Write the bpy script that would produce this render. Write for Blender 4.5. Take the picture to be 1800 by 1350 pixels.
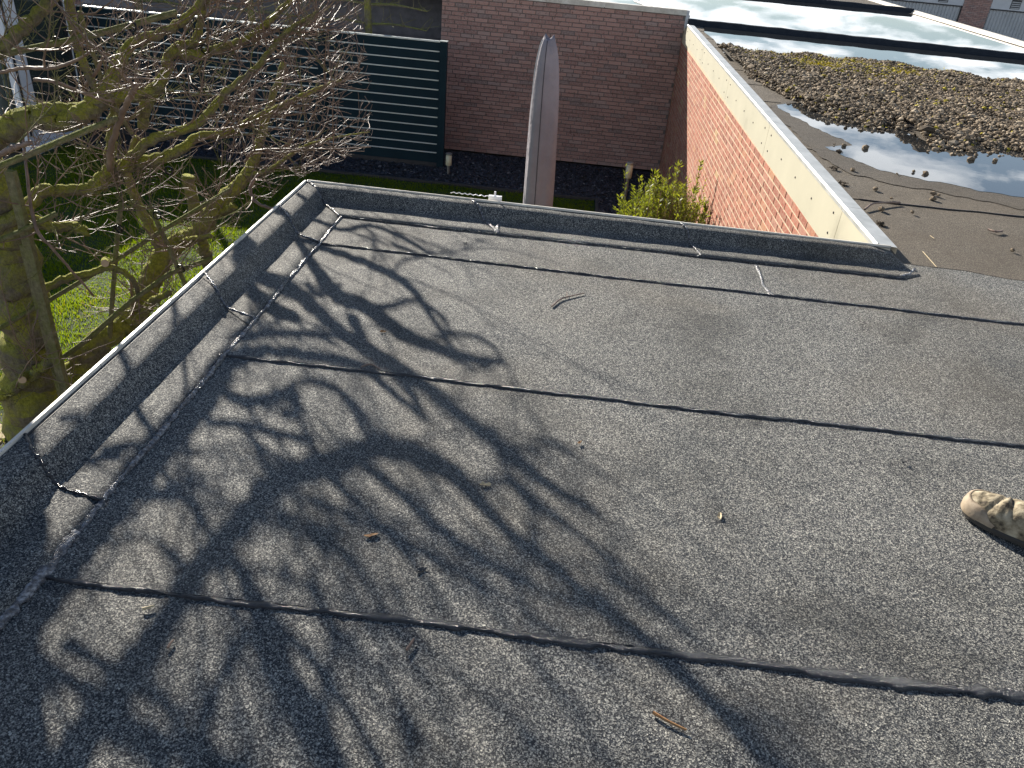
import bpy, math, random
import numpy as np
from mathutils import Vector, Matrix
random.seed(11); rng = np.random.default_rng(5)
for o in list(bpy.data.objects): bpy.data.objects.remove(o)
C = bpy.context.scene.collection
SC = bpy.context.scene
PI = math.pi

# ------------------------------------------------------------------ camera
FPX, YAW, PITCH, ROLL, CAMH = 1380.0, -0.0418, 0.5410, 0.0933, 1.35
cy, sy, cp, sp = math.cos(YAW), math.sin(YAW), math.cos(PITCH), math.sin(PITCH)
_f = np.array([sy*cp, cy*cp, -sp]); _r = np.array([cy, -sy, 0.0]); _u = np.cross(_r, _f)
cr, sr = math.cos(ROLL), math.sin(ROLL)
_r, _u = cr*_r + sr*_u, -sr*_r + cr*_u
cam_d = bpy.data.cameras.new('camera'); cam = bpy.data.objects.new('camera', cam_d); C.objects.link(cam)
cam.matrix_world = Matrix(((_r[0], _u[0], -_f[0], 0), (_r[1], _u[1], -_f[1], 0), (_r[2], _u[2], -_f[2], CAMH), (0, 0, 0, 1)))
cam_d.sensor_width = 36; cam_d.lens = FPX/1800*36; cam_d.clip_start = 0.05; cam_d.clip_end = 2000
SC.camera = cam

# ------------------------------------------------------------------ world, sun, exposure
SUNV = Vector((-0.66, 1.0, 0.53)).normalized()
elev = math.asin(SUNV.z); azim = math.atan2(SUNV.x, SUNV.y)      # azimuth from +Y towards +X
w = bpy.data.worlds.new('World'); SC.world = w; w.use_nodes = True
nt = w.node_tree; nt.nodes.clear()
def N(nt, t, **k):
    n = nt.nodes.new(t)
    for a, b in k.items():
        if a == 'inp':
            for i, v in b.items(): n.inputs[i].default_value = v
        else: setattr(n, a, b)
    return n
sky = N(nt, 'ShaderNodeTexSky', sky_type='NISHITA', sun_disc=False)
sky.sun_elevation = elev; sky.sun_rotation = azim; sky.dust_density = 0.3; sky.ozone_density = 3.0; sky.air_density = 1.0
bg1 = N(nt, 'ShaderNodeBackground', inp={'Strength': 0.05}); nt.links.new(sky.outputs[0], bg1.inputs[0])
bg2 = N(nt, 'ShaderNodeBackground', inp={'Color': (0.93, 0.965, 1.0, 1), 'Strength': 0.85})
tc = N(nt, 'ShaderNodeTexCoord'); sx = N(nt, 'ShaderNodeSeparateXYZ'); nt.links.new(tc.outputs['Generated'], sx.inputs[0])
ad = N(nt, 'ShaderNodeMath', operation='ADD', inp={1: 0.12}); nt.links.new(sx.outputs[2], ad.inputs[0])
mx = N(nt, 'ShaderNodeMath', operation='MAXIMUM', inp={1: 0.05}); nt.links.new(ad.outputs[0], mx.inputs[0])
dv = N(nt, 'ShaderNodeVectorMath', operation='DIVIDE'); cmb = N(nt, 'ShaderNodeCombineXYZ')
for i in range(3): nt.links.new(mx.outputs[0], cmb.inputs[i])
nt.links.new(tc.outputs['Generated'], dv.inputs[0]); nt.links.new(cmb.outputs[0], dv.inputs[1])
no = N(nt, 'ShaderNodeTexNoise', inp={'Scale': 2.6, 'Detail': 8.0, 'Roughness': 0.55, 'Distortion': 0.3}); nt.links.new(dv.outputs[0], no.inputs['Vector'])
rp = N(nt, 'ShaderNodeValToRGB'); nt.links.new(no.outputs[0], rp.inputs[0])
rp.color_ramp.elements[0].position = 0.43; rp.color_ramp.elements[0].color = (0.12, 0.12, 0.12, 1)
rp.color_ramp.elements[1].position = 0.57; rp.color_ramp.elements[1].color = (0.95, 0.95, 0.95, 1)
hz = N(nt, 'ShaderNodeMapRange', interpolation_type='SMOOTHSTEP', inp={1: 0.15, 2: 0.45, 3: 1.0, 4: 0.0}); nt.links.new(sx.outputs[2], hz.inputs[0])   # fewer clouds overhead
cf = N(nt, 'ShaderNodeMath', operation='MULTIPLY'); nt.links.new(rp.outputs[0], cf.inputs[0]); nt.links.new(hz.outputs[0], cf.inputs[1])
ms = N(nt, 'ShaderNodeMixShader'); nt.links.new(cf.outputs[0], ms.inputs[0]); nt.links.new(bg1.outputs[0], ms.inputs[1]); nt.links.new(bg2.outputs[0], ms.inputs[2])
wo = N(nt, 'ShaderNodeOutputWorld'); nt.links.new(ms.outputs[0], wo.inputs[0])
sun_d = bpy.data.lights.new('sun', 'SUN'); sun_d.energy = 5.0; sun_d.angle = math.radians(0.53); sun_d.color = (1.0, 0.93, 0.82)
sun = bpy.data.objects.new('sun', sun_d); C.objects.link(sun); sun.location = (-8, 10, 12)
sun.rotation_euler = SUNV.to_track_quat('Z', 'Y').to_euler()
SC.view_settings.view_transform = 'Standard'; SC.view_settings.look = 'None'
SC.view_settings.exposure = 1.22; SC.view_settings.gamma = 1.0; SC.view_settings.use_curve_mapping = False
SC.render.engine = 'CYCLES'

# ------------------------------------------------------------------ sight-line helpers (photo pixel -> a real plane)
def ray(x, y):
    a, b = (x-900)/FPX, -(y-675)/FPX
    return a*_r + b*_u + _f
def G(x, y, z=0.0):
    d = ray(x, y); t = (z-CAMH)/d[2]; return Vector((t*d[0], t*d[1], z))
def GY(x, y, Y):
    d = ray(x, y); t = Y/d[1]; return Vector((t*d[0], Y, CAMH+t*d[2]))
def GX(x, y, X):
    d = ray(x, y); t = X/d[0]; return Vector((X, t*d[1], CAMH+t*d[2]))
def proj(P):
    v = np.array([P[0], P[1], P[2]-CAMH]); z = v@_f
    if z < 0.05: return (9999, 9999)
    return (900+FPX*(v@_r)/z, 675-FPX*(v@_u)/z)

# ------------------------------------------------------------------ object helpers
ORG = {}
def tag(o, label=None, cat=None, group=None, kind=None):
    if label: o['label'] = label
    if cat: o['category'] = cat
    if group: o['group'] = group
    if kind: o['kind'] = kind
    return o
def thing(name, label, cat, loc=(0, 0, 0), group=None):
    o = bpy.data.objects.new(name, None); C.objects.link(o); o.location = loc; o.empty_display_size = 0.1
    ORG[o.name] = Vector(loc); return tag(o, label, cat, group)
class MB:
    def __init__(s): s.v = []; s.f = []
    def add(s, vs, fs):
        n = len(s.v); s.v += [tuple(v) for v in vs]; s.f += [tuple(i+n for i in f) for f in fs]; return s
    def box(s, a, b):
        x0, y0, z0 = a; x1, y1, z1 = b
        return s.add([(x0,y0,z0),(x1,y0,z0),(x1,y1,z0),(x0,y1,z0),(x0,y0,z1),(x1,y0,z1),(x1,y1,z1),(x0,y1,z1)],
              [(0,3,2,1),(4,5,6,7),(0,1,5,4),(1,2,6,5),(2,3,7,6),(3,0,4,7)])
    def beam(s, p, q, w, h, up=(0,0,1), bev=0):
        p, q = Vector(p), Vector(q); d = (q-p).normalized(); sd = d.cross(Vector(up)).normalized(); u = sd.cross(d)
        vs = []
        for e in (p, q):
            for a, b in ((-1,-1),(1,-1),(1,1),(-1,1)): vs.append(e+sd*a*w/2+u*b*h/2)
        return s.add(vs, [(0,1,2,3),(7,6,5,4),(0,4,5,1),(1,5,6,2),(2,6,7,3),(3,7,4,0)])
    def tube(s, pts, rad, n=8, cap=True):
        pts = [Vector(p) for p in pts]
        if not hasattr(rad, '__len__'): rad = [rad]*len(pts)
        vs = []; prev = None
        for i, p in enumerate(pts):
            d = (pts[min(i+1, len(pts)-1)]-pts[max(i-1, 0)])
            d = d.normalized() if d.length > 1e-9 else Vector((0,0,1))
            if prev is None: a = d.orthogonal().normalized()
            else:
                a = prev - d*prev.dot(d); a = a.normalized() if a.length > 1e-6 else d.orthogonal().normalized()
            prev = a; b = d.cross(a)
            for k in range(n):
                t = 2*PI*k/n; vs.append(p+(a*math.cos(t)+b*math.sin(t))*rad[i])
        fs = []
        for i in range(len(pts)-1):
            for k in range(n):
                fs.append((i*n+k, i*n+(k+1)%n, (i+1)*n+(k+1)%n, (i+1)*n+k))
        if cap: fs.append(tuple(range(n-1,-1,-1))); fs.append(tuple((len(pts)-1)*n+k for k in range(n)))
        return s.add(vs, fs)
    def cyl(s, p, r, h, n=20, r2=None): return s.tube([p, Vector(p)+Vector((0,0,h))], [r, r if r2 is None else r2], n)
    def lathe(s, c, prof, n=24):
        c = Vector(c); vs = [(c.x+r*math.cos(2*PI*k/n), c.y+r*math.sin(2*PI*k/n), c.z+z) for r, z in prof for k in range(n)]
        fs = [(i*n+k, i*n+(k+1)%n, (i+1)*n+(k+1)%n, (i+1)*n+k) for i in range(len(prof)-1) for k in range(n)]
        fs.append(tuple(range(n-1,-1,-1))); fs.append(tuple((len(prof)-1)*n+k for k in range(n)))
        return s.add(vs, fs)
    def grid(s, rows):
        n = len(rows[0]); vs = [p for r in rows for p in r]
        return s.add(vs, [(i*n+k, i*n+k+1, (i+1)*n+k+1, (i+1)*n+k) for i in range(len(rows)-1) for k in range(n-1)])
    def build(s, name, mat, parent=None, smooth=False):
        org = ORG[parent.name] if parent else Vector((0,0,0))
        me = bpy.data.meshes.new(name); me.from_pydata([(v[0]-org.x, v[1]-org.y, v[2]-org.z) for v in s.v], [], s.f); me.update()
        o = bpy.data.objects.new(name, me); C.objects.link(o)
        if mat: me.materials.append(mat)
        if parent: o.parent = parent
        ORG[o.name] = org.copy()
        if smooth: me.shade_smooth()
        return o
def np_mesh(name, V, F, mat, parent=None, smooth=False, tone=None):
    """V (n,3), F (m,k) arrays, all faces with k corners"""
    org = ORG[parent.name] if parent else Vector((0,0,0))
    V = np.asarray(V, float)-np.array(org); k = F.shape[1]
    me = bpy.data.meshes.new(name); me.vertices.add(len(V)); me.vertices.foreach_set('co', V.ravel())
    me.loops.add(F.size); me.loops.foreach_set('vertex_index', F.ravel().astype(np.int32))
    me.polygons.add(len(F)); me.polygons.foreach_set('loop_start', np.arange(0, F.size, k, dtype=np.int32))
    me.polygons.foreach_set('loop_total', np.full(len(F), k, dtype=np.int32))
    me.update(calc_edges=True)
    if tone is not None:
        at = me.attributes.new('tone', 'FLOAT', 'POINT'); at.data.foreach_set('value', np.asarray(tone, np.float32))
    if mat: me.materials.append(mat)
    if smooth: me.shade_smooth()
    else: me.shade_flat()
    o = bpy.data.objects.new(name, me); C.objects.link(o)
    if parent: o.parent = parent
    ORG[o.name] = org.copy(); return o

# ------------------------------------------------------------------ materials
def mat(name, col=(0.5,0.5,0.5), rough=0.7, spec=0.5, metal=0.0):
    m = bpy.data.materials.new(name); m.use_nodes = True; b = m.node_tree.nodes['Principled BSDF']
    b.inputs['Base Color'].default_value = (*col, 1); b.inputs['Roughness'].default_value = rough
    b.inputs['Specular IOR Level'].default_value = spec; b.inputs['Metallic'].default_value = metal
    return m
def P(m): return m.node_tree, m.node_tree.nodes['Principled BSDF']
def coords(nt, scale=None, kind='Object'):
    t = N(nt, 'ShaderNodeTexCoord')
    if kind == 'World':
        g = N(nt, 'ShaderNodeNewGeometry'); out = g.outputs['Position']
    else: out = t.outputs[kind]
    if scale:
        mp = N(nt, 'ShaderNodeMapping', inp={'Scale': scale}); nt.links.new(out, mp.inputs[0]); out = mp.outputs[0]
    return out
def noise(nt, co, scale, detail=4, rough=0.5, dist=0.0):
    n = N(nt, 'ShaderNodeTexNoise', inp={'Scale': scale, 'Detail': detail, 'Roughness': rough, 'Distortion': dist}); nt.links.new(co, n.inputs['Vector']); return n.outputs[0]
def ramp(nt, v, stops):
    r = N(nt, 'ShaderNodeValToRGB'); nt.links.new(v, r.inputs[0]); e = r.color_ramp.elements
    while len(e) < len(stops): e.new(0.5)
    for i, (p, c) in enumerate(stops):
        e[i].position = p; e[i].color = (*c, 1) if hasattr(c, '__len__') else (c, c, c, 1)
    return r.outputs[0]
def mixc(nt, fac, a, b, mode='MIX'):
    m = N(nt, 'ShaderNodeMix', data_type='RGBA', blend_type=mode)
    for sock, v in ((m.inputs[0], fac), (m.inputs[6], a), (m.inputs[7], b)):
        if isinstance(v, bpy.types.NodeSocket): nt.links.new(v, sock)
        else: sock.default_value = (*v, 1) if hasattr(v, '__len__') else v
    return m.outputs[2]
def bump(nt, h, strength, dist, prev=None):
    b = N(nt, 'ShaderNodeBump', inp={'Strength': strength, 'Distance': dist}); nt.links.new(h, b.inputs['Height'])
    if prev is not None: nt.links.new(prev, b.inputs['Normal'])
    return b.outputs[0]
def granule(name, gain=1.0, tint=(1,1,1), dust=0.0, stops=None, bmp=0.7):
    m = mat(name, rough=0.8, spec=0.3); nt, b = P(m); co = coords(nt, kind='World')
    v = N(nt, 'ShaderNodeTexVoronoi', inp={'Scale': 470.0, 'Randomness': 1.0}); nt.links.new(co, v.inputs['Vector'])
    v2 = N(nt, 'ShaderNodeTexVoronoi', inp={'Scale': 310.0, 'Randomness': 1.0}); nt.links.new(co, v2.inputs['Vector'])
    s1 = N(nt, 'ShaderNodeSeparateColor'); nt.links.new(v.outputs['Color'], s1.inputs[0])
    s2 = N(nt, 'ShaderNodeSeparateColor'); nt.links.new(v2.outputs['Color'], s2.inputs[0])
    stops = stops or [(0.0,(0.008,0.009,0.013)),(0.45,(0.025,0.029,0.037)),(0.62,(0.085,0.09,0.096)),(0.80,(0.27,0.265,0.24)),(1.0,(0.72,0.69,0.60))]
    c1 = ramp(nt, s1.outputs[0], stops); c2 = ramp(nt, s2.outputs[1], stops)
    v3 = N(nt, 'ShaderNodeTexVoronoi', inp={'Scale': 110.0, 'Randomness': 1.0}); nt.links.new(co, v3.inputs['Vector'])
    s3 = N(nt, 'ShaderNodeSeparateColor'); nt.links.new(v3.outputs['Color'], s3.inputs[0])
    c = mixc(nt, 0.5, c1, c2)
    c = mixc(nt, 1.0, c, ramp(nt, s3.outputs[2], [(0.0, 0.93), (0.6, 1.0), (1.0, 1.09)]), 'MULTIPLY')
    big = ramp(nt, noise(nt, co, 1.3, 5, 0.6), [(0.3, 0.74), (0.7, 1.22)])
    c = mixc(nt, 1.0, c, big, 'MULTIPLY')
    c = mixc(nt, 1.0, c, tuple(gain*t for t in tint), 'MULTIPLY')
    dn = ramp(nt, noise(nt, co, 0.9, 4, 0.6, 0.4), [(0.48, 0.0), (0.75, 0.34)])
    c = mixc(nt, dn, c, (0.16, 0.125, 0.08))
    st = ramp(nt, noise(nt, co, 2.7, 6, 0.65, 0.8), [(0.34, 0.74), (0.48, 1.0), (0.64, 1.0), (0.74, 1.16)])
    c = mixc(nt, 1.0, c, st, 'MULTIPLY')
    if dust:
        dn2 = ramp(nt, noise(nt, co, 2.2, 5, 0.6), [(0.3, dust*0.75), (0.7, dust)])
        c = mixc(nt, dn2, c, (0.125, 0.093, 0.062))
    nt.links.new(c, b.inputs['Base Color'])
    n1 = bump(nt, v2.outputs['Distance'], bmp*0.6, 0.0022); n2 = bump(nt, v.outputs['Distance'], bmp, 0.0018, n1)
    n3 = bump(nt, noise(nt, co, 3.0, 3), 0.5, 0.02, n2)
    nt.links.new(n3, b.inputs['Normal']); return m
M = {}
M['membrane'] = granule('granule_membrane', .90)
M['old_membrane'] = granule('old_dusty_membrane', 0.66, (1.0, 0.95, 0.86), dust=0.5)
def rough_mat(name, stops, scale=8, rough=0.75, bs=0.3, bd=0.004, spec=0.4, detail=6, metal=0.0, bscale=None):
    m = mat(name, rough=rough, spec=spec, metal=metal); nt, b = P(m); co = coords(nt, kind='World')
    nz = noise(nt, co, scale, detail, 0.6); nt.links.new(ramp(nt, nz, stops), b.inputs['Base Color'])
    nt.links.new(bump(nt, noise(nt, co, bscale or scale*3, 5, 0.6), bs, bd), b.inputs['Normal']); return m
M['bitumen'] = rough_mat('glossy_bitumen', [(0.3,(0.005,0.006,0.010)),(0.7,(0.012,0.013,0.019))], 60, 0.2, 1.0, 0.009, 0.75, bscale=120)
M['silver_bead'] = rough_mat('glint_bitumen_bead', [(0.35,(0.02,0.02,0.026)),(0.5,(0.10,0.10,0.11)),(0.62,(0.30,0.30,0.31)),(0.75,(0.45,0.45,0.46))], 75, 0.25, 1.0, 0.009, 0.8, bscale=130)  # pale stops paint silvery sun glints into the dark bitumen
M['trim'] = rough_mat('cream_trim', [(0.3,(0.42,0.38,0.32)),(0.7,(0.72,0.68,0.6))], 6, 0.4, 0.1, 0.002, 0.5)
M['dark_gap'] = mat('gap_shade', (0.012,0.010,0.010), 0.6)  # near-black colour painting the shade in the gap beside the roof trim
M['fascia'] = rough_mat('cream_painted_fascia', [(0.25,(0.35,0.33,0.255)),(0.4,(0.43,0.405,0.315)),(0.75,(0.475,0.445,0.345))], 2.5, 0.5, 0.05, 0.002, 0.4)
M['alu'] = rough_mat('weathered_aluminium', [(0.3,(0.34,0.35,0.34)),(0.55,(0.46,0.47,0.46)),(0.75,(0.58,0.58,0.56))], 7, 0.42, 0.12, 0.002, 0.5, metal=0.25)
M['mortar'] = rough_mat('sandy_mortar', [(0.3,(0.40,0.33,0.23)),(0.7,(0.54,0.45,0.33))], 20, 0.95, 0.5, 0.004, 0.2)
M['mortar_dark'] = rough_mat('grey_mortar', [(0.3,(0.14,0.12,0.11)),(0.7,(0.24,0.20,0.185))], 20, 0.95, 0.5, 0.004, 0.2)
def brick_mat(name, stops, use_attr):
    m = mat(name, rough=0.9, spec=0.25); nt, b = P(m); co = coords(nt, kind='World')
    if use_attr: a = N(nt, 'ShaderNodeAttribute', attribute_name='tone'); r = a.outputs['Fac']
    else: a = N(nt, 'ShaderNodeObjectInfo'); r = a.outputs['Random']
    c = ramp(nt, r, stops)
    nz = noise(nt, co, 45, 5, 0.65)
    c = mixc(nt, ramp(nt, nz, [(0.42, 0.0), (0.62, 0.65)]), c, (0.36, 0.24, 0.17) if 'red' in name else (0.40, 0.31, 0.28))
    c = mixc(nt, ramp(nt, noise(nt, co, 22, 4, 0.6), [(0.60, 0.0), (0.68, 0.7)]), c, (0.11, 0.06, 0.05))
    nt.links.new(c, b.inputs['Base Color']); nt.links.new(bump(nt, nz, 0.8, 0.006), b.inputs['Normal']); return m
RED = [(0.0,(0.235,0.075,0.052)),(0.3,(0.30,0.10,0.066)),(0.6,(0.355,0.125,0.082)),(0.85,(0.32,0.145,0.11)),(0.965,(0.36,0.15,0.085)),(1.0,(0.38,0.25,0.13))]
SHADE_BRICK = [(0.0,(0.29,0.16,0.135)),(0.4,(0.39,0.22,0.18)),(0.75,(0.47,0.27,0.22)),(0.92,(0.36,0.26,0.23)),(1.0,(0.20,0.14,0.13))]  # same brick again, colour lifted and greyed to paint the walls in shade
M['brick_red'] = brick_mat('red_brick', RED, False); M['brick_red_s'] = brick_mat('red_brick_attr', RED, True)
M['brick_shade'] = brick_mat('shade_brick', SHADE_BRICK, False); M['brick_shade_s'] = brick_mat('shade_brick_attr', SHADE_BRICK, True)
M['fence'] = rough_mat('teal_black_board', [(0.3,(0.003,0.017,0.026)),(0.7,(0.005,0.024,0.035))], 3, 0.6, 0.05, 0.001, 0.2)
M['strip'] = mat('aluminium_strip', (0.62,0.65,0.64), 0.38, 0.5, 0.3)
M['steel'] = mat('stainless_post', (0.48,0.47,0.44), 0.32, 0.5, 0.85)
M['lamp_cream'] = mat('opal_plastic', (0.62,0.58,0.40), 0.45)
M['white_frame'] = rough_mat('white_window_frame', [(0.3,(0.66,0.69,0.74)),(0.7,(0.76,0.79,0.83))], 3, 0.35, 0.03, 0.001)
M['dark_seal'] = mat('dark_seal', (0.03,0.03,0.035), 0.5)
M['curtain'] = mat('green_grey_blind', (0.30,0.34,0.31), 0.85)
gl = mat('window_glass', (0.05,0.07,0.065), 0.03, 0.6); M['glass'] = gl
gnt, gb = P(gl); gb.inputs['Alpha'].default_value = 0.55
M['shed'] = rough_mat('weathered_dark_boards', [(0.3,(0.15,0.15,0.18)),(0.7,(0.27,0.27,0.31))], 5, 0.8, 0.3, 0.003)
M['door_grey'] = rough_mat('grey_metal_door', [(0.3,(0.40,0.41,0.41)),(0.7,(0.48,0.49,0.49))], 1.5, 0.5, 0.05, 0.002)
M['lintel'] = rough_mat('pale_lintel', [(0.3,(0.52,0.53,0.54)),(0.7,(0.64,0.65,0.66))], 3, 0.6, 0.05, 0.002)
M['ground'] = rough_mat('distant_ground', [(0.3,(0.09,0.085,0.07)),(0.7,(0.16,0.15,0.125))], 0.6, 0.95, 0.3, 0.01)
M['paver'] = rough_mat('sandy_paver', [(0.3,(0.36,0.28,0.17)),(0.7,(0.50,0.41,0.27))], 14, 0.9, 0.3, 0.003)
M['soil'] = rough_mat('lawn_soil', [(0.3,(0.02,0.035,0.008)),(0.7,(0.035,0.065,0.012))], 9, 0.95, 0.6, 0.02)
M['kerb'] = rough_mat('dark_kerb', [(0.3,(0.035,0.035,0.037)),(0.7,(0.06,0.058,0.055))], 9, 0.9, 0.3, 0.003)
M['asphalt'] = rough_mat('court_paving', [(0.3,(0.10,0.10,0.10)),(0.7,(0.16,0.155,0.15))], 2, 0.9, 0.3, 0.004)
def tone_mat(name, stops, rough=0.85, spec=0.3, trans=0.0, tc=(1.3,1.35,.6)):
    m = mat(name, rough=rough, spec=spec); nt, b = P(m); a = N(nt, 'ShaderNodeAttribute', attribute_name='tone')
    c = ramp(nt, a.outputs['Fac'], stops); nt.links.new(c, b.inputs['Base Color'])
    if trans:
        t = N(nt, 'ShaderNodeBsdfTranslucent'); mx = N(nt, 'ShaderNodeMixShader', inp={0: trans}); out = nt.nodes['Material Output']
        nt.links.new(mixc(nt, 1.0, c, tc, 'MULTIPLY'), t.inputs[0]); nt.links.new(b.outputs[0], mx.inputs[1]); nt.links.new(t.outputs[0], mx.inputs[2]); nt.links.new(mx.outputs[0], out.inputs[0])
    return m
M['pebble'] = tone_mat('roof_pebbles', [(0.0,(0.055,0.042,0.028)),(0.35,(0.14,0.105,0.068)),(0.7,(0.26,0.20,0.135)),(0.93,(0.40,0.33,0.24)),(0.95,(0.25,0.20,0.02)),(1.0,(0.40,0.33,0.03))])
M['slate'] = tone_mat('slate_chips', [(0.0,(0.012,0.014,0.02)),(0.6,(0.03,0.034,0.046)),(0.93,(0.055,0.06,0.075)),(1.0,(0.22,0.22,0.22))], 0.55, 0.5)
M['grass'] = tone_mat('grass_blades', [(0.0,(0.07,0.12,0.006)),(0.6,(0.13,0.205,0.012)),(0.95,(0.19,0.26,0.02)),(1.0,(0.22,0.20,0.06))], 0.8, 0.1, 0.55, (1.7,1.5,.3))
M['leaf'] = tone_mat('bush_leaves', [(0.0,(0.06,0.085,0.02)),(0.55,(0.13,0.17,0.04)),(1.0,(0.27,0.31,0.06))], 0.5, 0.4, 0.42, (1.5,1.4,.4))
M['tuft'] = tone_mat('dry_moss', [(0.0,(0.20,0.15,0.01)),(1.0,(0.42,0.34,0.03))], 0.9, 0.2, 0.3)
def bark(name, brown, moss, amount):
    m = mat(name, rough=0.9, spec=0.2); nt, b = P(m); co = coords(nt, kind='World')
    g = N(nt, 'ShaderNodeNewGeometry'); sp_ = N(nt, 'ShaderNodeSeparateXYZ'); nt.links.new(g.outputs['True Normal'], sp_.inputs[0])
    n1 = noise(nt, co, 7, 6, 0.65); a = N(nt, 'ShaderNodeMath', operation='MULTIPLY_ADD', inp={1: 0.22, 2: amount}); nt.links.new(sp_.outputs[2], a.inputs[0])
    s = N(nt, 'ShaderNodeMath', operation='ADD'); nt.links.new(n1, s.inputs[0]); nt.links.new(a.outputs[0], s.inputs[1])
    f = ramp(nt, s.outputs[0], [(0.45, 0.0), (0.72, 1.0)])
    base = ramp(nt, noise(nt, co, 30, 6, 0.7), [(0.3, tuple(0.55*x for x in brown)), (0.7, tuple(1.35*x for x in brown))])
    mo = ramp(nt, noise(nt, co, 55, 4, 0.7), [(0.3, tuple(0.6*x for x in moss)), (0.7, tuple(1.3*x for x in moss))])
    nt.links.new(mixc(nt, f, base, mo), b.inputs['Base Color'])
    nt.links.new(bump(nt, noise(nt, co, 90, 6, 0.75), 1.0, 0.012, bump(nt, noise(nt, coords(nt, (1,1,.35), 'World'), 26, 5, 0.65), 0.9, 0.03)), b.inputs['Normal']); return m
M['bark'] = bark('mossy_bark', (0.19,0.165,0.125), (0.32,0.32,0.055), 0.07)
M['cane'] = bark('mossy_bamboo', (0.24,0.22,0.13), (0.20,0.22,0.055), 0.0)
M['shoot'] = rough_mat('red_brown_shoot', [(0.3,(0.12,0.078,0.06)),(0.6,(0.23,0.155,0.115)),(0.8,(0.31,0.24,0.17))], 12, 0.5, 0.2, 0.002, 0.5)
M['cut'] = mat('cut_wood', (0.55,0.40,0.26), 0.8)
M['tie'] = mat('black_tie', (0.008,0.008,0.01), 0.35)
M['umbrella'] = rough_mat('taupe_cover_cloth', [(0.3,(0.25,0.228,0.25)),(0.7,(0.34,0.31,0.335))], 3, 0.85, 0.6, 0.03, 0.3, bscale=9)
M['piping'] = mat('dark_piping', (0.03,0.03,0.035), 0.7)
M['white'] = mat('white_plastic', (0.8,0.8,0.8), 0.4)
M['suede'] = rough_mat('worn_beige_suede', [(0.36,(0.05,0.04,0.03)),(0.47,(0.20,0.165,0.11)),(0.60,(0.36,0.31,0.22)),(0.75,(0.44,0.39,0.29))], 30, 0.85, 0.6, 0.006, 0.25)
M['rand'] = rough_mat('scuffed_rubber_rand', [(0.3,(0.20,0.15,0.10)),(0.7,(0.36,0.29,0.21))], 40, 0.7, 0.4, 0.003, 0.3)
M['sole'] = mat('dark_sole', (0.035,0.032,0.028), 0.7)
M['lace'] = mat('dark_stitch', (0.02,0.018,0.015), 0.8)
M['trouser'] = rough_mat('dark_work_trouser', [(0.3,(0.03,0.032,0.04)),(0.7,(0.05,0.052,0.06))], 30, 0.9, 0.3, 0.004)
M['water'] = mat('puddle_water', (0.02,0.022,0.024), 0.012, 0.9)
wnt, wb = P(M['water']); wb.inputs['IOR'].default_value = 1.6
wnt.links.new(bump(wnt, noise(wnt, coords(wnt, kind='World'), 5, 2), 0.035, 0.004), wb.inputs['Normal'])
M['damp'] = granule('damp_membrane', 0.42, (1.0,0.97,0.93), dust=0.35)
M['leaf_litter'] = rough_mat('dry_leaf', [(0.3,(0.20,0.09,0.03)),(0.7,(0.40,0.22,0.09))], 60, 0.7, 0.4, 0.002)
M['straw'] = mat('straw', (0.50,0.40,0.24), 0.7)
M['pipe_grey'] = mat('grey_pipe', (0.45,0.46,0.45), 0.4)
M['roof_black'] = rough_mat('black_kerb_membrane', [(0.3,(0.010,0.013,0.018)),(0.7,(0.022,0.026,0.033))], 12, 0.7, 0.3, 0.004)

def wob(a, seed, s=1.0): return math.sin(a*7.3*s+seed)*0.5+math.sin(a*17.1*s+seed*2.3)*0.3+math.sin(a*41*s+seed*4.1)*0.2
def lerp(a, b, t): return a+(b-a)*t
def pline(pts, n):
    """resample polyline into n points"""
    pts = [Vector(p) for p in pts]; L = [0]
    for a, b in zip(pts, pts[1:]): L.append(L[-1]+(b-a).length)
    out = []
    for i in range(n):
        t = L[-1]*i/(n-1); k = max(j for j in range(len(L)-1) if L[j] <= t+1e-9) if t > 0 else 0
        out.append(pts[k].lerp(pts[k+1], (t-L[k])/max(L[k+1]-L[k], 1e-9)))
    return out
def smooth_line(pts, n, rad=None):
    """Catmull-Rom through pts"""
    P_ = [Vector(p) for p in pts]
    if len(P_) == 2: P_ = [P_[0], P_[0].lerp(P_[1], .5), P_[1]]; rad = None if rad is None else [rad[0], (rad[0]+rad[-1])/2, rad[-1]]
    q = [P_[0]*2-P_[1]]+P_+[P_[-1]*2-P_[-2]]; out = []; ro = []
    m = len(P_)-1
    for i in range(n):
        u = m*i/(n-1); k = min(int(u), m-1); t = u-k; a, b, c, d = q[k:k+4]
        out.append(0.5*((2*b)+(c-a)*t+(2*a-5*b+4*c-d)*t*t+(3*b-a-3*c+d)*t**3))
        if rad is not None: ro.append(lerp(rad[k], rad[k+1], t))
    return (out, ro) if rad is not None else out

# ================================================================== THE SETTING: ground
GZ = -2.40
mb = MB(); mb.add([(-300,-200,GZ-0.08),(300,-200,GZ-0.08),(300,500,GZ-0.08),(-300,500,GZ-0.08)], [(0,1,2,3)])
tag(mb.build('ground', M['ground']), kind='structure')
lawn = MB().box((-8.05,-4,GZ-0.07), (0.52,12.02,GZ-0.012)).build('lawn', M['soil']); tag(lawn, kind='structure')
court = MB().box((8.2,-10,GZ-0.07), (60,38.3,GZ-0.02)).build('court', M['asphalt']); tag(court, kind='structure')
bed = MB().box((-8.05,12.07,GZ-0.07), (1.6,14.1,GZ-0.03)); bed.box((0.57,3.9,GZ-0.07), (1.6,12.07,GZ-0.03))
bed = bed.build('gravel_bed', M['kerb']); tag(bed, kind='structure')
kb = MB(); kb.box((-8.05,12.02,GZ-0.07), (0.57,12.07,GZ+0.03)); kb.box((0.52,4,GZ-0.07), (0.57,12.02,GZ+0.03))
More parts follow.
